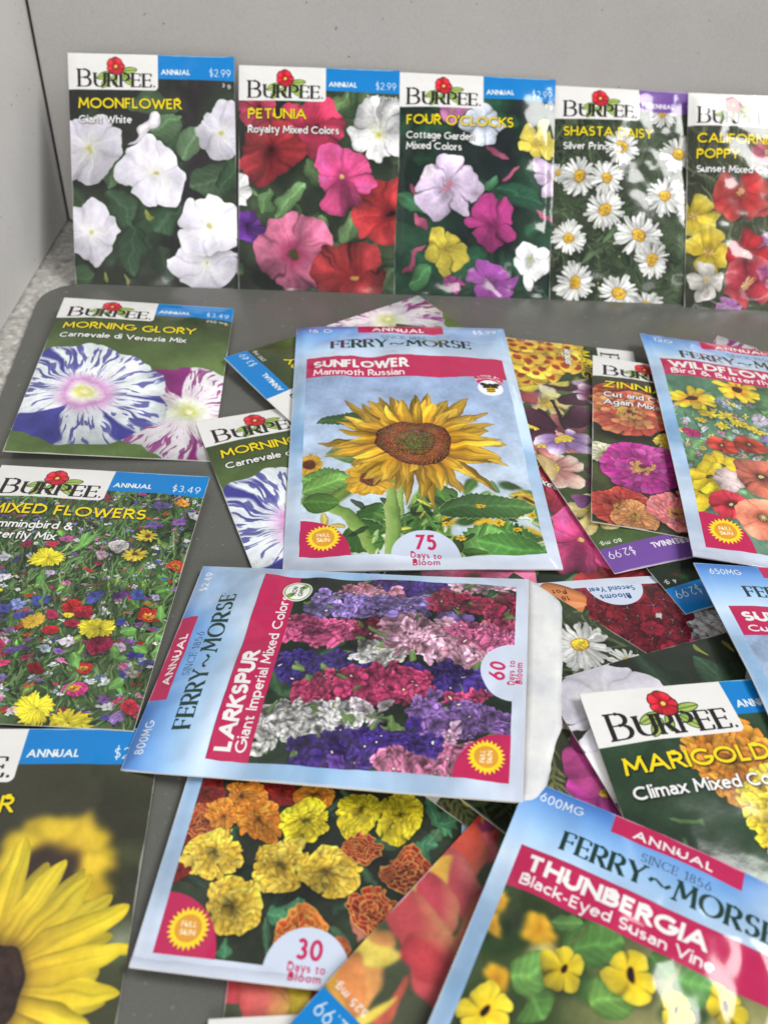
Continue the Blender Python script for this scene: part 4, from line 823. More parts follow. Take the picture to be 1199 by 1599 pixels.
def art_dianthus(c):
    c.bg((24, 28, 22), (46, 62, 40), .12); c.grass(200, [(60, 90, 50), (36, 54, 34)], (8, 18), 1.6, sd=3, spread=2)
    rn = np.random.RandomState(14)
    def cl(p, rr, n, col, cen, r=3.6, sd=0):
        for i in range(n):
            a, q = rn.rand() * 6.28, rr * rn.rand() ** .5; x, y = p[0] + q * math.cos(a), p[1] + q * math.sin(a) * .9
            f = rn.uniform(.75, 1.15); cc = tuple(min(255, v * f) for v in col)
            c.polar(x, y, r * rn.uniform(.85, 1.15), 5, [(0, cen), (.12, tuple(v * .5 for v in cc)), (.5, cc), (1, tuple(min(255, v * 1.15) for v in cc))], notch=.22, p=.5, rot=rn.rand() * 6, wob=.1, crease=.5, sd=i, streak=.1)
            for j in range(5): c.stem([(x, y), (x + math.cos(j * 1.3) * r * .45, y + math.sin(j * 1.3) * r * .45)], .2, (206, 150, 156), al=.6)
    cl((28.0, 102.6), 11, 40, (196, 40, 110), (240, 200, 220), 3); cl((24.7, 84.4), 11, 26, (206, 206, 204), (170, 190, 160), 4); cl((13.5, 90.3), 7, 14, (206, 206, 204), (170, 190, 160), 4)
    cl((56.1, 104.9), 8, 20, (150, 30, 50), (200, 160, 160), 3.4)
    cl((38.2, 93.0), 17, 70, (112, 16, 30), (190, 130, 130), 4); cl((47.3, 96.5), 9, 26, (120, 18, 30), (190, 130, 130), 3.6); cl((39.7, 82.2), 9, 26, (112, 16, 34), (190, 130, 130), 3.6)
    for i in range(6): cl((rn.uniform(10, 75), rn.uniform(30, 70)), 10, 24, [(196, 50, 110), (140, 20, 40), (226, 214, 220)][i % 3], (226, 200, 200), 3.6)

def art_daisy(c):
    c.bg((26, 34, 24), (56, 72, 40), .12); c.grass(420, [(86, 106, 60), (56, 76, 44), (110, 130, 80), (30, 40, 28)], (8, 22), 1.5, sd=22, spread=1.4)
    p = (69.5, 35.7, 12.1); c.daisy(p[0], p[1], p[2], 23, cr=.3, cen=(232, 190, 40), sd=2, two=1, wd=.19, M=sq(.92))
    p = (74.1, 50.3, 6.0); c.daisy(p[0], p[1], p[2], 19, cr=.3, sd=4)
    p = (84.6, 53.9, 3.4); c.daisy(p[0], p[1], p[2], 19, cr=.3, sd=4)
    for i, (x, y) in enumerate(((15, 95), (60, 100), (16, 35))): c.daisy(x, y, 13, 20, cr=.3, sd=i + 7, two=1)

def art_cosmos(c):
    c.bg((34, 36, 24), (60, 66, 40), .1); rn = np.random.RandomState(3)
    for i in range(90):
        x, y, a = rn.uniform(0, 83), rn.uniform(0, 115), rn.uniform(0, 6.28); l = rn.uniform(10, 18); cc = (96 + rn.randint(40), 112 + rn.randint(36), 70)
        c.stem([(x, y), (x + l * math.cos(a), y + l * math.sin(a))], .7, cc)
        for t in np.linspace(.25, 1, 5):
            for sgn in (-1, 1): c.petal(x + l * t * math.cos(a), y + l * t * math.sin(a), a + sgn * .7, 0, 4.5 * (1.2 - t * .5), 1., [(0, cc), (1, tuple(v * 1.15 for v in cc))], stk=0)
    c.blur(.4)
    for i, (p, cc) in enumerate(((((61.8, 85.3, 11.1)), (190, 50, 150)), ((72.3, 106.6, 2.1), (226, 190, 200)), ((20, 60, 14), (226, 190, 210)), ((60, 96, 14), (196, 60, 140)))):
        c.daisy(p[0], p[1], p[2], 8, cc, tuple(v * .8 for v in cc), cen=(226, 180, 40), cr=.18, wd=.68, q=.18, sd=i, stk=.12)

def art_climax(c):
    c.bg((36, 60, 38), (80, 120, 74), .06); c.foliage(30, [(56, 92, 60), (76, 116, 76), (44, 72, 50)], (14, 26), (.2, .32), sd=9); c.blur(1.8)
    c.foliage(12, [(60, 100, 62), (84, 124, 76)], (10, 20), (.16, .22), x=(4, 50), y=(40, 70), sd=19, al=.8); c.blur(.6)
    c.stem([(12.3, 41.1), (17.4, 42.8), (20.9, 42.2)], 1.5, (84, 118, 66)); c.disc(*(20.9, 43.2, 1.3), (96, 130, 72), soft=1.5)
    c.ball(*(37.4, 26.3, 14.5), [(232, 142, 34), (238, 160, 46), (226, 128, 28)], rings=9, pw=.2, pl=.3, sd=3, dark=(150, 80, 16), base=.3, jit=.5)
    c.ball(*(44.4, 43.3, 13.7), [(244, 214, 40), (240, 204, 34)], rings=9, pw=.2, pl=.3, sd=4, dark=(150, 110, 16), base=.3, jit=.5)
    c.ball(20, 98, 17, [(238, 166, 40), (234, 152, 34)], rings=8, pw=.2, pl=.3, sd=5, dark=(150, 80, 16), base=.3)

def art_poppy_close(c):
    c.bg((62, 68, 46), (100, 106, 80), .07, (58, 76, 42)); c.blur(2.5)
    A = lambda a, b, w, c0, c1, **k: pp(c, a, b, w, [(0, c0), (.5, c1), (1, tuple(min(255, v * 1.08) for v in c1))], p=.6, q=.25, edge=.18, **k)
    RD, CR, OR = (206, 60, 70), (222, 80, 64), (236, 160, 50)
    A((81.1, 75.3), (81.6, 64.5), 16, (200, 90, 30), (190, 30, 36)); A((81.1, 75.8), (77.3, 82.2), 18, (226, 120, 40), (200, 36, 30)); A((79.9, 75.2), (76.3, 75.7), 14, (190, 60, 50), (196, 66, 60)); A((77.0, 69.8), (80.0, 72.0), 14, (90, 30, 60), (130, 36, 80))
    for t in range(7): c.stem([(81.1, 76.2), ((81.1, 76.2)[0] + 5 * math.cos(t * .9), (81.1, 76.2)[1] + 5 * math.sin(t * .9))], .9, (226, 140, 40))
    A((71.8, 65.8), (79.4, 65.0), 9, (200, 80, 80), (216, 80, 90)); A((72.5, 60.3), (82.3, 57.2), 24, (224, 110, 80), (220, 70, 50)); A((72.0, 57.7), (75.8, 49.3), 26, (214, 110, 100), (196, 66, 74))
    A((75.6, 47.2), (82.7, 47.2), 20, (240, 180, 60), (240, 176, 50)); A((69.5, 45.7), (79.0, 39.5), 22, (226, 140, 90), (206, 60, 74)); A((68.0, 42.2), (73.5, 29.2), 34, (230, 150, 90), (208, 66, 72)); A((66.9, 42.5), (64.0, 29.1), 24, (226, 140, 90), (200, 52, 60)); A((68.2, 44.1), (62.3, 46.9), 24, (232, 160, 90), (206, 60, 60)); 
    A((82.8, 20.3), (74.9, 23.8), 20, (240, 190, 60), (232, 150, 70)); A((79.5, 23.5), (80.3, 28.2), 12, (244, 220, 80), (240, 210, 70)); A((80.8, 18.2), (82.4, 14.1), 20, (220, 140, 40), (214, 150, 40)); A((81.3, 16.5), (76.2, 20.0), 14, (220, 120, 50), (224, 130, 60))
    A((66.2, 19.3), (69.9, 19.0), 16, (200, 90, 60), (206, 80, 60)); A((70.7, 12.6), (73.0, 13.6), 20, (240, 210, 70), (244, 210, 60))
    c.blur(.9)

def art_larkspur(c):
    c.bg((20, 26, 22), (40, 70, 40), .1); c.foliage(30, [(36, 78, 44), (50, 96, 50)], (8, 16), (.2, .4), sd=5, al=.8); c.blur(.8)
    rn = np.random.RandomState(8)
    for (x0, y0, x1, y1, col, nr) in [(74.1, 60.0, 75.5, 85.4, (62, 36, 130), 3),
        (76.5, 87.8, 77.5, 106.5, (226, 170, 190), 2),
        (71.7, 50.0, 69.8, 70.8, (232, 140, 170), 2),
        (64.3, 42.3, 64.1, 80.2, (138, 112, 196), 4),
        (68.3, 81.0, 65.8, 108.0, (176, 36, 74), 4),
        (59.4, 84.3, 60.0, 93.9, (130, 100, 190), 1),
        (60.2, 96.3, 56.9, 107.1, (190, 60, 100), 2),
        (54.7, 35.4, 52.9, 58.3, (214, 74, 130), 4),
        (55.4, 59.1, 51.4, 70.7, (170, 30, 70), 2),
        (36.9, 37.0, 41.5, 60.1, (58, 40, 134), 4),
        (43.1, 61.1, 44.7, 73.9, (238, 236, 226), 4),
        (53.6, 67.9, 46.9, 106.2, (232, 158, 186), 5),
        (56.4, 87.0, 53.8, 107.2, (206, 90, 140), 3),
        (38.2, 75.8, 37.9, 102.0, (64, 40, 138), 4),
        (34.3, 61.3, 37.6, 67.8, (70, 44, 140), 2),
        (27.4, 45.1, 34.4, 83.1, (204, 50, 104), 5),
        (30.0, 89.1, 30.1, 99.1, (200, 60, 110), 2),
        (15.8, 35.1, 19.8, 61.4, (238, 238, 232), 5),
        (21.9, 62.2, 22.6, 72.1, (236, 220, 230), 3),
        (23.2, 78.7, 22.8, 106.9, (140, 96, 182), 5),
        (16.3, 90.3, 15.9, 92.4, (220, 160, 200), 2),
        (6.5, 46.3, 14.3, 80.8, (64, 36, 140), 5),
        (3.8, 71.6, 9.6, 98.1, (206, 110, 150), 3),
        (3.8, 57.7, 5.2, 67.1, (90, 50, 150), 2),
        (13.2, 82.0, 11.2, 88.6, (56, 34, 120), 2)]:
        ln = math.hypot(x1 - x0, y1 - y0); n = int(ln / 1.9) + 1
        nx, ny = -(y1 - y0) / ln, (x1 - x0) / ln
        items = []
        for i in range(n):
            for j in range(int(nr * 1.35 + .5)):
                t = (i + rn.rand() * 1.2 - .1) / n; o = (j - (int(nr * 1.35 + .5) - 1) / 2) * 1.75 * (1 - .3 * abs(t - .35)) + rn.randn() * 1.1
                items.append((x0 + (x1 - x0) * t + nx * o, y0 + (y1 - y0) * t + ny * o))
        rn.shuffle(items)
        for i, (x, y) in enumerate(items):
            f = rn.uniform(.62, 1.22); cc = tuple(min(255, v * f) for v in col); r = rn.uniform(1.4, 2.5)
            c.disc(x + .3, y + .3, r * 1.1, (14, 10, 20), al=.5, soft=r * .5)
            if rn.rand() < .07: c.leaf(x, y, rn.rand() * 6, 5, 2, (90, 120, 60)); continue
            for k in range(5):
                c.petal(x, y, rn.rand() * .5 + k * 1.256, .2, r, r * .95, [(0, tuple(v * .55 for v in cc)), (.5, cc), (1, tuple(min(255, v * 1.15 + 6) for v in cc))], p=.6, q=.3, M=sq(rn.uniform(.7, 1), rn.uniform(0, 180)), edge=.25, sd=rn.rand() * 40, stk=.1)
            if rn.rand() < .2: c.disc(x, y, .35, (226, 220, 190) if sum(col) < 600 else (200, 206, 130))

def art_thunbergia(c):
    c.bg((28, 40, 20), (70, 92, 44), .08, (196, 184, 120)); c.foliage(26, [(60, 96, 44), (40, 64, 30), (190, 180, 110)], (8, 18), (.35, .55), sd=15, x=(0, 83), y=(30, 112)); c.blur(1.2)
    for i, p in enumerate(((15.9, 37.0, 4.1), (4.9, 33.5, 3.0), (5.7, 39.4, 2.9), (9.6, 51.4, 3.4))): c.polar(p[0], p[1], p[2], 5, [(0, (150, 90, 20)), (.2, (214, 150, 30)), (1, (232, 180, 40))], notch=.25, rot=i)
    for x, y in ((60, 70), (72, 96), (50, 100), (30, 92)): c.polar(x, y, 7, 5, [(0, (150, 90, 20)), (.2, (214, 150, 30)), (1, (232, 180, 40))], notch=.25, rot=x)
    c.blur(1.2)
    lf(c, (12.8, 50.4), (21.3, 42.7), 9, (100, 150, 70)); lf(c, (22.1, 40.0), (32.9, 31.0), 11, (70, 112, 50)); lf(c, (18.0, 33.5), (24.1, 31.7), 5, (80, 120, 60), serr=.2); lf(c, (31.2, 47.9), (38.5, 42.1), 9, (96, 140, 62)); lf(c, (46.3, 33.7), (56.3, 33.2), 12, (84, 134, 66)); lf(c, (18.4, 51.0), (23.0, 54.2), 9, (80, 124, 56)); lf(c, (40.7, 31.9), (45.3, 34.2), 7, (70, 110, 50))
    c.stem([(25.5, 32.3), (24.6, 35.1), (22.9, 37.2)], .8, (90, 110, 60)); c.stem([(45.8, 31.6), (44.1, 38.2), (43.9, 41.6)], .8, (120, 150, 80))
    for i, (p, ds) in enumerate((((48.9, 41.3, 4.7), .1), ((59.3, 34.5, 4.7), .1), ((23.2, 43.2, 5.8), .13), ((37.1, 37.8, 6.3), .13), ((10.9, 58.3, 6.5), .12))):
        c.polar(p[0], p[1], p[2], 5, [(0, (236, 190, 20)), (.3, (240, 206, 30)), (1, (250, 226, 56))], notch=.26, p=.42, rot=.9 + i * .5, wob=.035, crease=.35, fold=.06, streak=.05, M=sq(.95), sd=i)
        c.disc(p[0], p[1], p[2] * .2, (120, 70, 16), ry=p[2] * .26, soft=.5); c.disc(p[0], p[1], p[2] * .13, (30, 16, 14), ry=p[2] * .2)

def art_dark_leaves(c):
    c.bg((12, 18, 12), (30, 44, 26), .08); c.foliage(16, [(24, 44, 24), (18, 30, 18)], (16, 26), (.4, .6), sd=2)
    for i in range(30): c.polar(rng.uniform(0, 60), rng.uniform(25, 110), 6, 5, [(0, (200, 190, 170)), (.2, (150, 20, 40)), (1, (190, 40, 60))], notch=.2, sd=i, rot=i)
    c.blur(1.6)
    p = (73.5, 15.8, 2.6); c.disc(p[0], p[1], p[2], (30, 84, 30), soft=3); p = (76.0, 17.6, 1.9); c.disc(p[0], p[1], p[2], (110, 30, 34), soft=2.5)

# ------------------------------------------------------------------ materials
def lin(c): c = np.array(c, float) / 255.; return [float(v) for v in np.where(c <= .04045, c / 12.92, ((c + .055) / 1.055) ** 2.4)] + [1.]
def mat(name, col=(200, 200, 200), rough=.5, spec=.5):
    m = bpy.data.materials.new(name); m.use_nodes = True; b = m.node_tree.nodes['Principled BSDF']
    b.inputs['Base Color'].default_value = lin(col); b.inputs['Roughness'].default_value = rough; b.inputs['Specular IOR Level'].default_value = spec
    return m, m.node_tree, b
def noise_node(nt, scale, detail=4, rough=.6):
    tc = nt.nodes.new('ShaderNodeTexCoord'); n = nt.nodes.new('ShaderNodeTexNoise'); n.inputs['Scale'].default_value = scale
    n.inputs['Detail'].default_value = detail; n.inputs['Roughness'].default_value = rough; nt.links.new(tc.outputs['Object'], n.inputs['Vector']); return n
def ramp(nt, src, stops):
    r = nt.nodes.new('ShaderNodeValToRGB'); e = r.color_ramp.elements
    while len(e) < len(stops): e.new(.5)
    for k, (p, c) in enumerate(stops): e[k].position = p; e[k].color = lin(c)
    nt.links.new(src, r.inputs[0]); return r
def mixc(nt, fac, a, b, mode='MIX'):
    m = nt.nodes.new('ShaderNodeMix'); m.data_type = 'RGBA'; m.blend_type = mode
    if isinstance(fac, float): m.inputs[0].default_value = fac
    else: nt.links.new(fac, m.inputs[0])
    nt.links.new(a, m.inputs[6]); nt.links.new(b, m.inputs[7]); return m
def bump(nt, b, src, strength, dist):
    u = nt.nodes.new('ShaderNodeBump'); u.inputs['Strength'].default_value = strength; u.inputs['Distance'].default_value = dist
    nt.links.new(src, u.inputs['Height']); nt.links.new(u.outputs[0], b.inputs['Normal'])

def mat_wall(name, col):
    m, nt, b = mat(name, col, .48, .4)
    n = noise_node(nt, 9, 5); r = ramp(nt, n.outputs[0], [(.3, tuple(v * .965 for v in col)), (.7, tuple(min(255, v * 1.03) for v in col))])
    n2 = noise_node(nt, 900, 2); r2 = ramp(nt, n2.outputs[0], [(.35, (246, 246, 246)), (.6, (255, 255, 255))])
    n3 = noise_node(nt, 330, 1, .4); r3 = ramp(nt, n3.outputs[0], [(.2, (165, 160, 154)), (.225, (255, 255, 255))])
    x = mixc(nt, 1., r.outputs[0], r2.outputs[0], 'MULTIPLY'); y = mixc(nt, 1., x.outputs[2], r3.outputs[0], 'MULTIPLY'); nt.links.new(y.outputs[2], b.inputs['Base Color'])
    bump(nt, b, n2.outputs[0], .12, .0004); return m
M_BACK = mat_wall('grey_painted_panel', (180, 177, 174)); M_LEFT = mat_wall('pale_painted_panel', (198, 196, 193))
def mat_counter():
    m, nt, b = mat('speckled_counter', (180, 178, 172), .4, .4)
    n = noise_node(nt, 260, 6, .75); r = ramp(nt, n.outputs[0], [(.32, (128, 125, 118)), (.47, (172, 169, 163)), (.56, (190, 188, 182)), (.68, (222, 221, 218))])
    n2 = noise_node(nt, 55, 3, .5); r2 = ramp(nt, n2.outputs[0], [(.25, (150, 140, 125)), (.33, (255, 255, 255))])
    x = mixc(nt, 1., r.outputs[0], r2.outputs[0], 'MULTIPLY'); nt.links.new(x.outputs[2], b.inputs['Base Color']); bump(nt, b, n.outputs[0], .15, .0005); return m
M_COUNTER = mat_counter()
def mat_mat():
    m, nt, b = mat('grey_silicone', (96, 97, 92), .5, .5)
    n = noise_node(nt, 14, 4); r = ramp(nt, n.outputs[0], [(.3, (93, 94, 89)), (.7, (100, 100, 95))])
    n2 = noise_node(nt, 420, 1, .3); r2 = ramp(nt, n2.outputs[0], [(.72, (0, 0, 0)), (.76, (70, 70, 66))])
    n4 = noise_node(nt, 1500, 2, .6); r4 = ramp(nt, n4.outputs[0], [(.3, (240, 240, 240)), (.7, (255, 255, 255))])
    x = mixc(nt, 1., r.outputs[0], r4.outputs[0], 'MULTIPLY')
    y = mixc(nt, 1., x.outputs[2], r2.outputs[0], 'ADD'); nt.links.new(y.outputs[2], b.inputs['Base Color'])
    r3 = ramp(nt, n.outputs[0], [(.3, (118, 118, 118)), (.7, (150, 150, 150))]); nt.links.new(r3.outputs[0], b.inputs['Roughness'])
    bump(nt, b, n4.outputs[0], .08, .0002); return m
M_MAT = mat_mat()
M_PAPER, _nt, _b = mat('white_paper', (232, 230, 226), .65, .3)
_n = noise_node(_nt, 160, 4); bump(_nt, _b, _n.outputs[0], .12, .0006)
_r = ramp(_nt, noise_node(_nt, 500, 2, .5).outputs[0], [(.26, (205, 202, 196)), (.32, (216, 213, 207))]); _nt.links.new(_r.outputs[0], _b.inputs['Base Color'])

M_FLAP, _nt, _b = mat('white_paper_flap', (226, 226, 224), .6, .3)
_n = noise_node(_nt, 420, 5, .7); bump(_nt, _b, _n.outputs[0], .25, .0006)
_r = ramp(_nt, noise_node(_nt, 90, 4, .6).outputs[0], [(.3, (190, 193, 197)), (.62, (216, 216, 214))]); _nt.links.new(_r.outputs[0], _b.inputs['Base Color'])

def mat_print(name, c, rough=.42, gloss=0., bstr=.1):
    a = c.a; rs = np.random.RandomState(len(name)); h, w = a.shape[:2]
    img = bpy.data.images.new(name, w, h, alpha=False); buf = np.ones((h, w, 4), np.float32)
    g = (rs.rand(h, w, 1) - .5) * .035
    a = np.clip(a * .93 + .012 + g, 0, 1)
    # worn pale paper along the cut edges
    X, Y = np.meshgrid(np.arange(w) / c.R, np.arange(h) / c.R); d = np.minimum(np.minimum(X, w / c.R - X), np.minimum(Y, h / c.R - Y))
    e = (np.clip((.22 + .14 * nz(X * .5 + 3, Y * .5) - d) * 6, 0, 1) * .6)[..., None]; a = a * (1 - e) + .8 * e
    buf[..., :3] = a[::-1]; img.pixels.foreach_set(buf.ravel()); img.pack(); img.update()
    m, nt, b = mat(name, (255, 255, 255), rough, .5)
    t = nt.nodes.new('ShaderNodeTexImage'); t.image = img; t.extension = 'EXTEND'; nt.links.new(t.outputs[0], b.inputs['Base Color'])
    n = noise_node(nt, 130, 3, .5); bump(nt, b, n.outputs[0], bstr, .0008)
    r = ramp(nt, noise_node(nt, 40, 3).outputs[0], [(.3, (int(rough * 225),) * 3), (.7, (int(rough * 285),) * 3)]); nt.links.new(r.outputs[0], b.inputs['Roughness'])
    if gloss: b.inputs['Coat Weight'].default_value = gloss; b.inputs['Coat Roughness'].default_value = .24
    return m

# ------------------------------------------------------------------ mesh helpers
def mesh_obj(name, verts, faces, m, parent=None, uv=None, smooth=True):
    me = bpy.data.meshes.new(name); me.from_pydata([tuple(v) for v in np.asarray(verts, float) * MM], [], faces)
    if uv is not None:
        l = me.uv_layers.new(name='UVMap'); idx = np.empty(len(me.loops), int); me.loops.foreach_get('vertex_index', idx)
        l.data.foreach_set('uv', np.asarray(uv, np.float32)[idx].ravel())
    if smooth: me.polygons.foreach_set('use_smooth', [True] * len(me.polygons))
    me.materials.append(m); me.update()
    o = bpy.data.objects.new(name, me); S.collection.objects.link(o); o.parent = parent; return o
def slab(name, pts, z0, z1, m, bevel=0, kind='structure'):
    """a closed plate from an outline (seen from above)"""
    n = len(pts); v = [(x, y, z0) for x, y in pts] + [(x, y, z1) for x, y in pts]
    f = [tuple(range(n))[::-1], tuple(range(n, 2 * n))] + [(i, (i + 1) % n, n + (i + 1) % n, n + i) for i in range(n)]
    o = mesh_obj(name, v, f, m, smooth=False)
    if bevel: b = o.modifiers.new('bevel', 'BEVEL'); b.width = bevel * MM; b.segments = 3; b.limit_method = 'ANGLE'; b.angle_limit = math.radians(50)
    if kind: o['kind'] = kind
    return o

# ------------------------------------------------------------------ the setting: counter, mat, two panels
slab('counter', [(-700, -500), (900, -500), (900, 900), (-700, 900)], -43, -3.2, M_COUNTER)
def back_y(x): return 490.3 + .075 * (x + 194.7)
slab('back_wall', [(-192.2, back_y(-192.2)), (900, back_y(900)), (900, back_y(900) + 14), (-192.2, back_y(-192.2) + 14)], -1.6, 230, M_BACK, .8)
lx = lambda y: -193.4 + (490.3 - y) * .05
slab('left_wall', [(lx(484) - 1.2, 505), (lx(484) - 15, 505), (lx(-300) - 15, -300), (lx(-300) - 1.2, -300)][::-1], -1.9, 620, M_LEFT, .8)
slab('wall_seam_shade', [(-194.5, 491.6), (-192.3, 491.9), (-192.3, 499), (-194.5, 499)], -1.9, 229, mat('seam_shade_black', (22, 21, 20), .6)[0])  # dark strip standing in for the shade inside the open wall gap
bx0, by0 = -181.9, 414.4
r_ = 20; ul = np.array([.135, -1.]) / math.hypot(.135, 1); ub = np.array([1., .068]) / math.hypot(1, .068); P0 = np.array([bx0, by0])
# rounded corner tangent to both edges
ca = float(ul @ ub); half = math.acos(ca) / 2; tl = r_ / math.tan(half); cen = P0 + (ul + ub) / np.linalg.norm(ul + ub) * (r_ / math.sin(half))
a1 = math.atan2(*(P0 + ul * tl - cen)[::-1]); a0 = math.atan2(*(P0 + ub * tl - cen)[::-1])
if a1 < a0: a1 += 2 * math.pi
outl = [tuple(cen + r_ * np.array([math.cos(t), math.sin(t)])) for t in np.linspace(a0, a1, 18)] + [tuple(P0 + ul * 700)] + [(700., -280.), tuple(P0 + ub * 880)]
mt = slab('counter_mat', outl, -3.1, -.15, M_MAT, .7, None)
mt['label'] = 'dark grey rubber mat with rounded corner under the scattered seed packets'; mt['category'] = 'mat'

# ------------------------------------------------------------------ how packets lie on one another: a height map of the pile
G = 2.0; X0, Y0 = -260., -80.; NX, NY = 320, 290; NU, NV = 25, 33
HM = np.zeros((NY, NX))
def samp(x, y):
    i = np.clip((x - X0) / G, 0, NX - 1.001); j = np.clip((y - Y0) / G, 0, NY - 1.001); a = i.astype(int); b = j.astype(int); fx = i - a; fy = j - b
    return (HM[b, a] * (1 - fx) + HM[b, a + 1] * fx) * (1 - fy) + (HM[b + 1, a] * (1 - fx) + HM[b + 1, a + 1] * fx) * fy
def smooth(z, n):
    for _ in range(n):
        p = np.pad(z, 1, mode='reflect', reflect_type='odd'); z = .5 * z + .125 * (p[:-2, 1:-1] + p[2:, 1:-1] + p[1:-1, :-2] + p[1:-1, 2:])
    return z
def thick(u, v, t):
    e = np.clip(np.minimum(u, 1 - u) / .22, 0, 1) * np.clip(np.minimum(v, 1 - v) / .2, 0, 1)
    return .35 + t * np.sin(e * np.pi / 2) ** 1.3
def bil(z, u, v):
    fi = np.clip(u, 0, 1) * (NU - 1.001); fj = np.clip(v, 0, 1) * (NV - 1.001); A = fi.astype(int); B = fj.astype(int); fx = fi - A; fy = fj - B
    return (z[B, A] * (1 - fx) + z[B, A + 1] * fx) * (1 - fy) + (z[B + 1, A] * (1 - fx) + z[B + 1, A + 1] * fx) * fy
def settle(pose, W, L, t):
    cx, cy, a, tx, ty = pose
    u, v = np.meshgrid(np.linspace(0, 1, NU), np.linspace(0, 1, NV)); px, py = (u - .5) * W, (.5 - v) * L; c, s = math.cos(a), math.sin(a)
    h = samp(cx + c * px - s * py, cy + s * px + c * py)
    best = None; b0 = c0 = 0; st = .12
    for it in range(7):
        for b in b0 + st * np.linspace(-1, 1, 7):
            for d in c0 + st * np.linspace(-1, 1, 7):
                m = (h - b * px - d * py).max()
                if best is None or m < best[0] - 1e-9: best = (m, b, d)
        b0, c0 = best[1:]; st *= .4
    rigid = best[0] + b0 * px + c0 * py; dr = h.copy()
    for _ in range(60): dr = np.maximum(smooth(dr, 2), h)
    z = smooth(.6 * rigid + .4 * dr, 6); z += max(0, (h - z).max() * .6)
    if tx or ty: z = z + tx * px + ty * py; z += max(0, (h - z).max() - .3)
    # leave the packet's top in the height map
    jj, ii = np.mgrid[0:NY, 0:NX]; x = X0 + ii * G - cx; y = Y0 + jj * G - cy; lx_ = c * x + s * y; ly_ = -s * x + c * y
    uu = lx_ / W + .5; vv = .5 - ly_ / L; ins = (uu > -.8 / W) & (uu < 1 + .8 / W) & (vv > -.8 / L) & (vv < 1 + .8 / L); uc = np.clip(uu[ins], 0, 1); vc = np.clip(vv[ins], 0, 1)
    HM[ins] = np.maximum(HM[ins], bil(z, uc, vc) + thick(uc, vc, t) + .12)
    return z

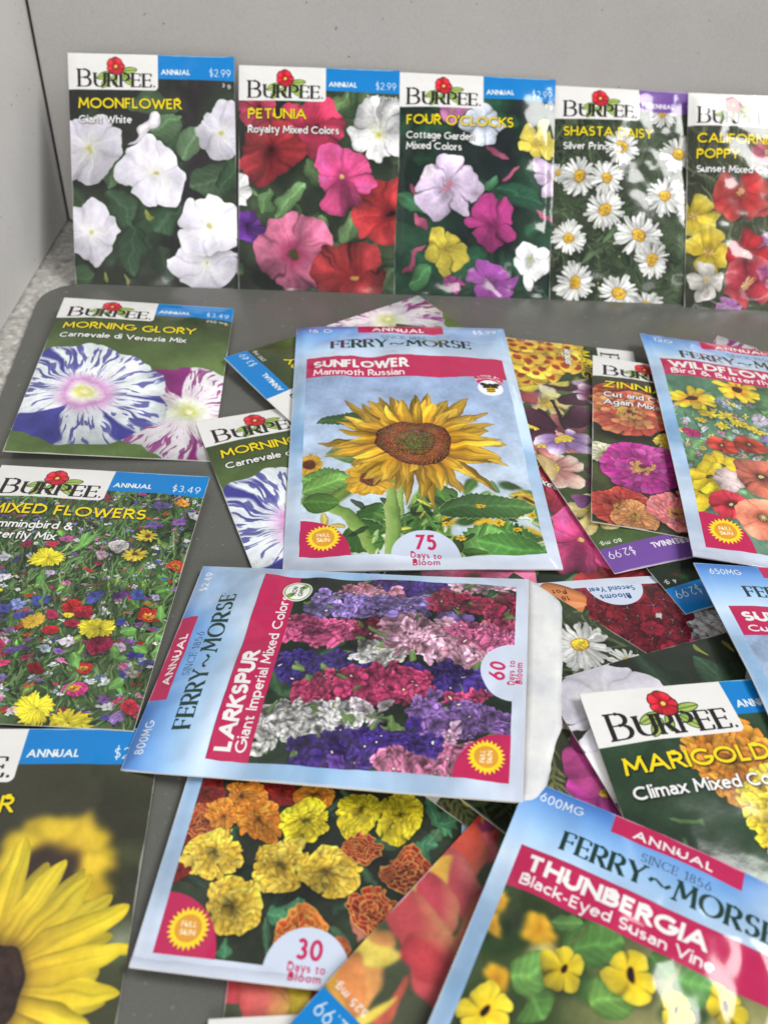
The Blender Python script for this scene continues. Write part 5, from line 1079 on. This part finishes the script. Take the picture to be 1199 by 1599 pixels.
FU, FV = 73, 97
def ring_idx(nu, nv):
    return [(j, 0) for j in range(nv)] + [(nv - 1, i) for i in range(1, nu)] + [(j, nu - 1) for j in range(nv - 2, -1, -1)] + [(0, i) for i in range(nu - 2, 0, -1)]
def packet(kind, cv, label, group, pose=None, stand=None, t=1.2, rough=.42, gloss=0., wr=.12, wf=.05, flap=None, fold=False, seed=0):
    W, L = cv.W, cv.L
    u, v = np.meshgrid(np.linspace(0, 1, FU), np.linspace(0, 1, FV)); px, py = (u - .5) * W, (.5 - v) * L
    em = np.clip(np.minimum(np.minimum(u, 1 - u) * W, np.minimum(v, 1 - v) * L) / 4, 0, 1)
    w = wr * smooth_noise(px * wf, py * wf, seed) * (.35 + .65 * em) + wr * .35 * smooth_noise(px * wf * 3.1, py * wf * 3.1, seed + 3) * em
    w = w + creases(px, py, W, L, seed, 5 + int(wr * 12), wr * .9 + .08) * (.3 + .7 * em)
    if fold: w = w + .22 * np.exp(-((u * W - 3.2) / .7) ** 2) + .22 * np.exp(-(((1 - u) * W - 3.2) / .7) ** 2) + .18 * np.exp(-((v * L - 4) / .9) ** 2)
    w = (w - w.min() * .6) * (.25 + .75 * em)
    root = bpy.data.objects.new('seed_packet', None); S.collection.objects.link(root); root.empty_display_size = .01
    root['label'] = label; root['category'] = 'seed packet'; root['group'] = group
    if pose is not None:
        cx, cy, a = pose[:3]; z = settle(pose, W, L, t); zb = bil(z, u, v); top = zb + thick(u, v, t) + w
        z0 = float(zb.min())
        root.location = (cx * MM, cy * MM, z0 * MM); root.rotation_euler = (0, 0, a); zb = zb - z0; top = top - z0
        P3 = lambda x, y, zz: np.stack([x, y, zz], -1)
    else:
        x, y, yaw, lean, roll = stand
        root.location = (x * 100 * MM, y * 100 * MM, -3.2 * MM)
        root.rotation_euler = (Matrix.Rotation(yaw, 3, 'Z') @ Matrix.Rotation(-lean, 3, 'X') @ Matrix.Rotation(roll, 3, 'Y')).to_euler()
        top = .3 + t * (thick(u, v, 1) - .35) + w; zb = u * 0
        P3 = lambda x, y, zz: np.stack([x, -zz, y + L / 2 + 1.4], -1)
    vt = P3(px, py, top).reshape(-1, 3); uv = np.stack([u, 1 - v], -1).reshape(-1, 2)
    idx = lambda j, i: j * FU + i
    F = [(idx(j, i), idx(j + 1, i), idx(j + 1, i + 1), idx(j, i + 1)) for j in range(FV - 1) for i in range(FU - 1)]
    pm = mat_print(kind, cv, rough, gloss)
    mesh_obj('front_panel', vt, F, pm, root, uv)
    # paper edge and back panel
    rg = ring_idx(FU, FV); n = len(rg)
    et = np.array([vt[idx(j, i)] for j, i in rg]); eb = P3(px, py, zb).reshape(-1, 3)[[idx(j, i) for j, i in rg]]
    mesh_obj('paper_edge', np.vstack([et, eb]), [(k, n + k, n + (k + 1) % n, (k + 1) % n) for k in range(n)][:], M_PAPER, root)
    vb = P3(px, py, zb).reshape(-1, 3); mesh_obj('back_panel', vb, [f[::-1] for f in F], M_PAPER, root)
    if fold:   # turned-up strip along the foot of the packet
        vv = np.linspace(.978, 1.0, 4); uu = np.linspace(.0, 1., FU); U2, V2 = np.meshgrid(uu, vv); zt = bil(z, U2, V2) - z0 + thick(U2, V2, t)
        zt = zt + .16 + .3 * np.sin(np.clip((V2 - .978) / .022, 0, 1) * math.pi) + .05 * smooth_noise(U2 * 14, V2 * 3, seed)
        vq = P3((U2 - .5) * W, (.5 - V2) * L - .05, zt).reshape(-1, 3)
        mesh_obj('bottom_fold', vq, [((j) * FU + i, (j + 1) * FU + i, (j + 1) * FU + i + 1, j * FU + i + 1) for j in range(3) for i in range(FU - 1)], pm, root, np.stack([U2, 1 - V2], -1).reshape(-1, 2))
    if flap:
        n_ = 41; s_ = np.linspace(0, 1, n_); rn = np.random.RandomState(5)
        xin = -W / 2 + .4 + s_ * (W - .8); out = np.interp(s_, *zip(*flap)) + rn.randn(n_) * .1
        V_ = []; K_ = 6
        zf = bil(z, s_, s_ * 0 + 1) - z0
        for k in range(K_):
            q = k / (K_ - 1); V_ += [(xin[i] + (s_[i] - .5) * -3 * q, -L / 2 - out[i] * q, zf[i] + .5 + .9 * math.sin(q * 2.2) - 1.9 * q + .35 * math.sin(i * .45 + q * 3) * q + .15 * math.sin(i * 1.7 + q * 7) * q + .16 * rn.randn() * q) for i in range(n_)]
        mesh_obj('glue_flap', V_, [(k * n_ + i, (k + 1) * n_ + i, (k + 1) * n_ + i + 1, k * n_ + i + 1) for k in range(K_ - 1) for i in range(n_ - 1)], M_FLAP, root).modifiers.new('paper', 'SOLIDIFY').thickness = .1 * MM
    return root
def creases(px, py, W, L, seed, n, h):
    rn = np.random.RandomState(seed * 7 + 1); o = np.zeros(px.shape)
    for i in range(n):
        # short sharp folds, mostly starting from an edge
        e = rn.randint(4); t = rn.uniform(-.5, .5); cx, cy = [(t * W, L / 2), (t * W, -L / 2), (-W / 2, t * L), (W / 2, t * L)][e]
        a = math.atan2(-cy, -cx) + rn.randn() * .6; ln = rn.uniform(6, 26); c_, s_ = math.cos(a), math.sin(a)
        x, y = px - cx, py - cy; u_ = x * c_ + y * s_; v_ = -x * s_ + y * c_ + .05 * u_ * rn.randn(); k = 1.1 + .06 * u_
        o += h * rn.uniform(-.7, 1) * np.clip(1 - abs(v_) / np.clip(k, .8, 4), 0, 1) * np.clip(1 - u_ / ln, 0, 1) * (u_ > -2)
    return o
def smooth_noise(x, y, seed):
    X, Y = np.asarray(x) + 7.3 * seed + 3, np.asarray(y) + 3.1 * seed + 5
    def s(a, b):
        i = (a * 16).astype(int); j = (b * 16).astype(int); fx = a * 16 - i; fy = b * 16 - j; N = NW
        return (N[j & 255, i & 255] * (1 - fx) + N[j & 255, (i + 1) & 255] * fx) * (1 - fy) + (N[(j + 1) & 255, i & 255] * (1 - fx) + N[(j + 1) & 255, (i + 1) & 255] * fx) * fy
    return s(X, Y)
NW = _fbm(256, (16, 32), 9)

# ------------------------------------------------------------------ the packets
LEAN = 'seed packets leaning against the grey back panel'
PILE = 'seed packets scattered over the dark mat'
STAND = {
    'moon': (-1.2481, 4.1847, 0.0975, 0.6467, -0.0117),
    'petu': (-0.4157, 4.2301, 0.0795, 0.6938, -0.0074),
    'four': (0.3903, 4.2900, 0.0832, 0.7056, 0.0075),
    'shas': (1.2086, 4.3202, 0.0527, 0.7556, 0.0049),
    'popy': (1.9256, 4.3768, 0.0628, 0.7378, -0.0041),
}
POSE = {
    'mga': (-115.7240, 332.4587, 0.0884, -0.0496, 0.0349),
    'sunb': (-97.1081, 90.2141, 0.0907, -0.0107, 0.0147),
    'mixed': (-108.9404, 207.2062, -0.0080, 0.0200, 0.0350),
    'mgb': (-20.9623, 265.7612, 0.4196, 0.0080, 0.0012),
    'mgc': (-7.3955, 352.9556, 2.2703, 0.0318, -0.0024),
    'jag': (55.6716, 344.6785, -1.6216, 0.0000, 0.0000),
    'mge': (168.9622, 334.2387, 2.6284, 0.0008, -0.0001),
    'petb': (62.1548, 247.8746, -0.4765, 0.0000, 0.0000),
    'popc': (10.5490, 110.7593, 0.0379, 0.0000, 0.0000),
    'clm': (14.2687, 20.8969, 0.0993, 0.0000, 0.0000),
    'marf': (-9.3094, 137.1328, -0.0572, 0.0000, -0.0300),
    'scrp': (76.2545, 142.9485, 0.9713, 0.0000, 0.0000),
    'popb': (54.4213, 90.8287, 2.4545, -0.0000, 0.0000),
    'dian': (94.8123, 171.2638, 3.3664, -0.0000, 0.0000),
    'fourg': (119.0327, 280.3021, 3.5703, 0.0006, 0.0007),
    'colu': (102.4771, 295.3704, 3.4893, 0.0028, 0.0023),
    'dais': (65.3259, 154.2877, 0.8824, 0.0000, 0.0000),
    'cosm': (85.4141, 106.3251, 3.1106, 0.0000, 0.0000),
    'moob': (112.2154, 133.1371, 3.5723, 0.0000, 0.0000),
    'clim': (113.5355, 115.0526, 0.2144, 0.0324, 0.0184),
    'zin': (126.0521, 303.1289, -0.1309, -0.0117, 0.0269),
    'wild': (164.0655, 308.2576, -0.0514, -0.0166, -0.0179),
    'sun': (8.7107, 301.3733, 0.0841, 0.0162, 0.0134),
    'f650': (154.9360, 174.1749, 0.1088, -0.0109, -0.0066),
    'lark': (-10.1244, 172.2646, 1.4775, 0.0300, -0.0700),
    'thun': (59.1277, 67.0160, -0.4132, 0.0450, 0.0000),
}
SZ = dict(B=(83., 116.2), C=(81., 114.5), F=(81.7, 111.4), G=(99.2, 158.3))

def mk(cls, art, R=6.5, **kw):
    c = Cv(*SZ[cls], R); art(c); c.photo(**PH.get(art.__name__, {}))
    if kw: burpee(c, **kw)
    return c
PH = dict(art_shasta=dict(a1=.5, a2=.08), art_morning=dict(a1=.7, a2=.08, sat=.92, grain=.03), art_mixed=dict(a1=.6, a2=.2, sat=.92, grain=.08), art_big_sunflower=dict(a1=.6, a2=0, sat=.95, grain=.02),
          art_petunia=dict(a1=1.2, a2=.14, sat=.78, grain=.05), art_moonflower=dict(a1=1.3, a2=.1, grain=.025), art_fouroclock=dict(a1=1.2, a2=.14, sat=.8, grain=.05), art_poppy_close=dict(a1=.6, a2=.0, grain=.03, sat=.82), art_climax=dict(a1=.8, a2=.22, sat=.9, grain=.05), art_poppy=dict(a1=1., a2=.14, sat=.85),
          art_zinnia=dict(a1=.7, a2=.14, sat=.88))
c = mk('B', art_moonflower, 6, title=[('MOONFLOWER', 51.5)], sub=[('Giant White', 26.5)], wtxt='3 g.')
packet('print_moonflower', c, 'leaning packet of large white moonflowers, leftmost against the back panel', LEAN, stand=STAND['moon'], seed=1, gloss=.1, wr=.2)
c = mk('B', art_petunia, 6, title=[('PETUNIA', 30)], sub=[('Royalty Mixed Colors', 47)], wtxt='2g. Pelleted')
packet('print_petunia', c, 'leaning packet of red, pink and white petunias beside the white moonflowers', LEAN, stand=STAND['petu'], seed=2, gloss=.1, wr=.2)
c = mk('B', art_fouroclock, 6, title=[("FOUR O'CLOCKS", 56)], sub=[('Cottage Garden', 35.5), ('Mixed Colors', 29)], wtxt='3 g')
packet('print_four_oclocks', c, 'leaning packet of lilac, magenta and yellow blooms on dark green reading FOUR O\'CLOCKS', LEAN, stand=STAND['four'], seed=3, gloss=.14, wr=.42, wf=.03, t=2.2, rough=.34)
c = mk('B', art_shasta, 6, title=[('SHASTA DAISY', 47.5)], sub=[('Silver Princess', 31)], wtxt='500 mg', band=PURP, word='PERENNIAL')
packet('print_shasta_daisy', c, 'leaning packet of many white daisies with a purple band', LEAN, stand=STAND['shas'], seed=4, gloss=.14, wr=.4, wf=.03, t=1.6, rough=.34)
c = mk('B', art_poppy, 6, title=[('CALIFORNIA', 43), ('POPPY', 22)], sub=[('Sunset Mixed Colors', 46)], wtxt='525 mg.')
st_ = list(STAND['popy']); st_[1] -= .045
packet('print_california_poppy', c, 'leaning packet of red and yellow poppies, rightmost against the back panel', LEAN, stand=st_, seed=5, gloss=.22, wr=.5, wf=.03, t=2.4, rough=.32)

MG = dict(title=[('MORNING GLORY', 60.5)], sub=[('Carnevale di Venezia Mix', 57)], price='$3.49', wtxt='250 mg.')
cm = mk('C', art_morning, 7.5, **MG)
packet('print_morning_glory', cm, 'blue and purple striped morning glory packet lying whole at the mat\'s rounded corner', PILE, pose=POSE['mga'], seed=6)
c = mk('B', art_big_sunflower, 6.5, title=[('SUNFLOWER', 42)], sub=[('Autumn Mix', 27)], price='$2.99', wtxt='')
packet('print_yellow_sunflower', c, 'packet with blurred yellow sunflower heads cut off by the photo\'s bottom left corner', PILE, pose=POSE['sunb'], seed=7)
c = mk('C', art_mixed, 8, title=[('MIXED FLOWERS', 58)], sub=[('Hummingbird &', 33.5), ('Butterfly Mix', 29)], price='$3.49', wtxt='5 g.')
packet('print_mixed_flowers', c, 'packet showing a meadow of mixed small flowers, at the left edge', PILE, pose=POSE['mixed'], seed=8)
packet('print_morning_glory_b', cm, 'tilted morning glory packet tucked under the left side of the large sunflower packet', PILE, pose=POSE['mgb'], seed=9)
packet('print_morning_glory_c', cm, 'nearly upside down morning glory packet, blue $3.49 band showing behind the large sunflower packet', PILE, pose=POSE['mgc'], seed=10)
c = mk('B', art_jaguar, 6, title=[('MARIGOLD', 42)], sub=[('Jaguar', 16)])
packet('print_jaguar_marigold', c, 'sideways packet of orange marigolds with dark red spots, behind the zinnia packet', PILE, pose=POSE['jag'], seed=11)
packet('print_morning_glory_d', cm, 'purple streaked packet corner peeking out behind the wildflower packet', PILE, pose=POSE['mge'], seed=12)
c = mk('B', art_petunia, 6, title=[('PETUNIA', 30)], sub=[('Royalty Mixed Colors', 47)], wtxt='2g.')
packet('print_petunia_b', c, 'petunia packet with a magenta bloom, lying under the right edge of the large sunflower packet', PILE, pose=POSE['petb'], seed=13)
c = Cv(*SZ['B'], 6); art_poppy(c, .8)
pp(c, (0.8, 83.5), (0.3, 90.3), 9, [(0, (190, 50, 60)), (1, (200, 60, 70))]); pp(c, (14.8, 88.5), (2.7, 88.4), 16, [(0, (226, 170, 70)), (.4, (206, 90, 80)), (1, (200, 66, 84))], p=.5, q=.3); pp(c, (14.8, 88.9), (2.4, 92.5), 14, [(0, (226, 170, 70)), (.4, (206, 90, 80)), (1, (206, 70, 70))], p=.5, q=.3); c.disc(*(13.2, 88.9, 2.5), (224, 168, 80), soft=4); c.photo(a1=1.2)
burpee(c, [('CALIFORNIA', 43), ('POPPY', 22)], [('Sunset Mixed Colors', 46)])
packet('print_poppy_c', c, 'blurred red poppy packet sticking out under the bottom edge of the yellow marigold packet', PILE, pose=POSE['popc'], seed=14, t=1.0)
c = Cv(*SZ['B'], 6); art_morning(c); c.photo(); burpee(c, [('COSMOS', 34)], [('Mixed Colors', 30)])
packet('print_white_top', c, 'packet of which only the white top edge shows at the very bottom of the photo', PILE, pose=POSE['clm'], seed=15, t=1.0)

c = Cv(*SZ['F'], 9); ferry(c, 'MARIGOLD', 'Sparky Mixed Colors', '500MG', '$1.99', '30', art_marigold_mix, 40, 48, ph=dict(a1=.8, a2=.3, sat=.92, grain=.06))
packet('print_marigold_mix', c, 'light blue bordered packet of yellow and red-edged marigolds reading 30 Days to Bloom', PILE, pose=POSE['marf'], seed=16, t=2.0, fold=True, rough=.36)
c = mk('B', art_cosmos, 6, title=[('COSMOS', 34)], sub=[('Mixed Colors', 28)])
packet('print_cosmos_b', c, 'dark green packet corner with yellow letters, in the gap under the larkspur packet', PILE, pose=POSE['scrp'], seed=31, t=.8)
c = mk('B', art_poppy_close, 6.5, title=[('CALIFORNIA', 43), ('POPPY', 22)], sub=[('Mission Bells', 32)], wtxt='525 mg.')
packet('print_poppy_close', c, 'diagonal packet of soft red and orange poppy petals with 525 mg. beside its blue band', PILE, pose=POSE['popb'], seed=27)
c = Cv(*SZ['F'], 6.5)
ferry(c, 'DIANTHUS', 'Sweet William', '250MG', '$1.99', '', art_dianthus, 40, 40, sun=False)
_W, _L = c.W, c.L; _x, _y = .53 * _W, .97 * _L
text(c, 'Blooms', _x - 5.6, _L - 8.2, 2.5, (34, 74, 130), wt=.17, width=11.2); text(c, 'Second Year', _x - 8.6, _L - 4.4, 2.5, (34, 74, 130), wt=.17, width=17.2)
_a, _b = (62.0, 105.4), (61.1, 98.2)
pp(c, (_a[0] + 8, _a[1] + 2), (_a[0] - 6, _a[1] - 7), 14, [(0, (236, 150, 90)), (1, (230, 140, 80))], p=.2, q=.2); c.disc(_b[0], _b[1] + 1, 6, (240, 160, 104), ry=1.6)
text(c, '18"', _a[0] - 2, _a[1] - 1.6, 2.2, (70, 40, 30), wt=.16); text(c, 'Pot', _a[0] - 2, _a[1] + 1.9, 2.2, (70, 40, 30), wt=.16)
packet('print_dianthus', c, 'upside down packet of dark red dianthus reading Blooms Second Year', PILE, pose=POSE['dian'], seed=17, t=1.2, rough=.36)
c = mk('B', art_dark_leaves, 6, title=[('NASTURTIUM', 45)], sub=[('Mixed Colors', 28)], wtxt='4 g.')
packet('print_dark_green', c, 'upside down dark green packet corner with a blue $2.99 band', PILE, pose=POSE['fourg'], seed=18, t=1.0)
c = mk('B', art_columbine, 7, title=[('COLUMBINE', 44)], sub=[('Mixed Colors', 28)], wtxt='80 mg.', band=PURP, word='PERENNIAL')
packet('print_columbine', c, 'upside down columbine packet with a purple $2.99 band, under the zinnia packet', PILE, pose=POSE['colu'], seed=20)
c = Cv(*SZ['B'], 6.5); art_daisy(c); c.photo(a1=.5, a2=.15)
packet('print_single_daisy', c, 'packet with one large white daisy showing between the larkspur flap and the dianthus', PILE, pose=POSE['dais'], seed=21)
c = mk('B', art_cosmos, 6, title=[('COSMOS', 34)], sub=[('Mixed Colors', 28)])
packet('print_cosmos', c, 'packet of feathery green leaves and a magenta petal, beneath the open larkspur flap', PILE, pose=POSE['cosm'], seed=19, t=1.0)
c = mk('B', art_moonflower, 6.5, title=[('MOONFLOWER', 51.5)], sub=[('Giant White', 26.5)])
packet('print_moonflower_b', c, 'packet of pale lilac-white petals lying beneath the orange marigold packet with the white logo', PILE, pose=POSE['moob'], seed=22, t=.8)
c = mk('B', art_climax, 8, title=[('MARIGOLD', 44)], sub=[('Climax Mixed Colors', 49)])
packet('print_climax_marigold', c, 'packet reading MARIGOLD Climax Mixed with a big orange bloom, at the right edge', PILE, pose=POSE['clim'], seed=23, t=1.4)
c = mk('B', art_zinnia, 7, title=[('ZINNIA', 28)], sub=[('Cut and Come', 32), ('Again Mixed Colors', 44)])
packet('print_zinnia', c, 'zinnia packet with orange and magenta blooms beside the wildflower packet', PILE, pose=POSE['zin'], seed=24, gloss=.1)
c = Cv(*SZ['G'], 6)
ferry(c, 'WILDFLOWER', 'Bird & Butterfly Mix', '12G', '$5.99', '', art_wildflower, 60, 58, band=(.165 * 158.3, .262 * 158.3), caph=5)
packet('print_wildflower', c, 'light blue bordered wildflower packet with poppies, cut off by the right edge', PILE, pose=POSE['wild'], seed=25, t=2.4, fold=True, rough=.36, wr=.3)
c = Cv(*SZ['G'], 7.5)
ferry(c, 'SUNFLOWER', 'Mammoth Russian', '16 G', '$5.99', '75', art_sunflower, 42, 40, band=(.193 * 158.3, .295 * 158.3), caph=5., tb=.58, ph=dict(a1=.5, a2=.1, sat=.95, grain=.03))
_W, _L = c.W, c.L
c.disc(.864 * _W, .300 * _L, 6.4, CRIM); c.disc(.864 * _W, .345 * _L, 5.6, (246, 247, 250))
for _i, _ch in enumerate('POLLINATORS'): _t = (_i - 5) * .155; text(c, _ch, .864 * _W + 7. * math.sin(_t) - .5, .345 * _L - 7. * math.cos(_t) + .3, 1.3, WHT, wt=.2, rot=_t)
for _i, _ch in enumerate('LOVED BY'): _t = (_i - 3.5) * .13; text(c, _ch, .864 * _W + 9. * math.sin(_t) - .5, .345 * _L - 9. * math.cos(_t) + .3, 1.3, WHT, wt=.2, rot=_t)
_bx, _by = .864 * _W, .347 * _L
c.disc(_bx, _by + .4, 1.9, (236, 190, 30), ry=2.9)
for _k in (-.8, .6, 1.9): c.rect(_bx - 1.9, _by + _k, _bx + 1.9, _by + _k + .6, (30, 28, 26))
c.disc(_bx, _by - 2.3, 1.3, (30, 28, 26), ry=1.1)
for _s in (-1, 1): c.petal(_bx, _by - 1.5, -math.pi / 2 + _s * 1.15, .3, 4.4, 2.2, [(0, (30, 28, 26)), (1, (30, 28, 26))], stk=0); c.petal(_bx, _by - 1.2, -math.pi / 2 + _s * 1.7, .3, 3.2, 1.6, [(0, (30, 28, 26)), (1, (30, 28, 26))], stk=0)
packet('print_mammoth_sunflower', c, 'large light blue packet with one big yellow sunflower head, reading 75 Days to Bloom', PILE, pose=POSE['sun'], seed=26, t=2.8, fold=True, rough=.34, wr=.5)
c = Cv(*SZ['F'], 7.5); ferry(c, 'SUNFLOWER', 'Cutting Mixed Colors', '650MG', '$1.99', '60', art_sunflower, 44, 50, band=(.19 * 111.5, .31 * 111.5))
packet('print_cut_sunflower', c, 'light blue packet corner marked 650MG at the right edge', PILE, pose=POSE['f650'], seed=28, t=2.0, fold=True, rough=.36)
c = Cv(*SZ['F'], 9)
ferry(c, 'LARKSPUR', 'Giant Imperial Mixed Colors', '800MG', '$2.49', '60', art_larkspur, 36, 60, band=(.212 * 111.5, .322 * 111.5), caph=5.1, ph=dict(a1=.8, a2=.3, sat=.85, grain=.09))
_g = (70.1, 36.2)
c.disc(_g[0], _g[1], 4.9, (244, 246, 240)); c.disc(_g[0], _g[1], 4.5, (120, 160, 70)); c.disc(_g[0], _g[1], 4.1, (246, 248, 240)); c.petal(_g[0], _g[1], -2.4, 1.6, 2.6, 2, [(0, (110, 160, 60)), (1, (140, 180, 80))]); c.petal(_g[0], _g[1], .7, 1.6, 2.6, 2, [(0, (110, 160, 60)), (1, (140, 180, 80))])
text(c, 'NON', _g[0] - 2.3, _g[1] - .2, 1.6, (40, 60, 40), wt=.2, width=4.6); text(c, 'GMO', _g[0] - 2.5, _g[1] + 2., 1.6, (40, 60, 40), wt=.2, width=5)
packet('print_larkspur', c, 'sideways larkspur packet with pink, purple and white flower spikes and an open white flap', PILE, pose=POSE['lark'], seed=29, t=2.6, rough=.36, wr=.55,
       flap=[(0, 4), (.06, 6.5), (.22, 8.5), (.3, 10.5), (.9, 11), (.95, 9), (1, 4)])
c = Cv(*SZ['F'], 9); ferry(c, 'THUNBERGIA', 'Black-Eyed Susan Vine', '600MG', '$1.99', '60', art_thunbergia, 45, 47.5, ph=dict(a1=.7, a2=.06, sat=.95, grain=.03))
_g = (.94 * 82.5, .385 * 111.5 - 3); c.disc(_g[0], _g[1], 4.4, (170, 190, 150)); c.disc(_g[0], _g[1], 3.9, (240, 244, 236))
packet('print_thunbergia', c, 'tilted light blue packet of yellow blooms with dark centres, reading Black-Eyed Susan Vine', PILE, pose=POSE['thun'], seed=30, t=2.4, rough=.36, wr=.4)
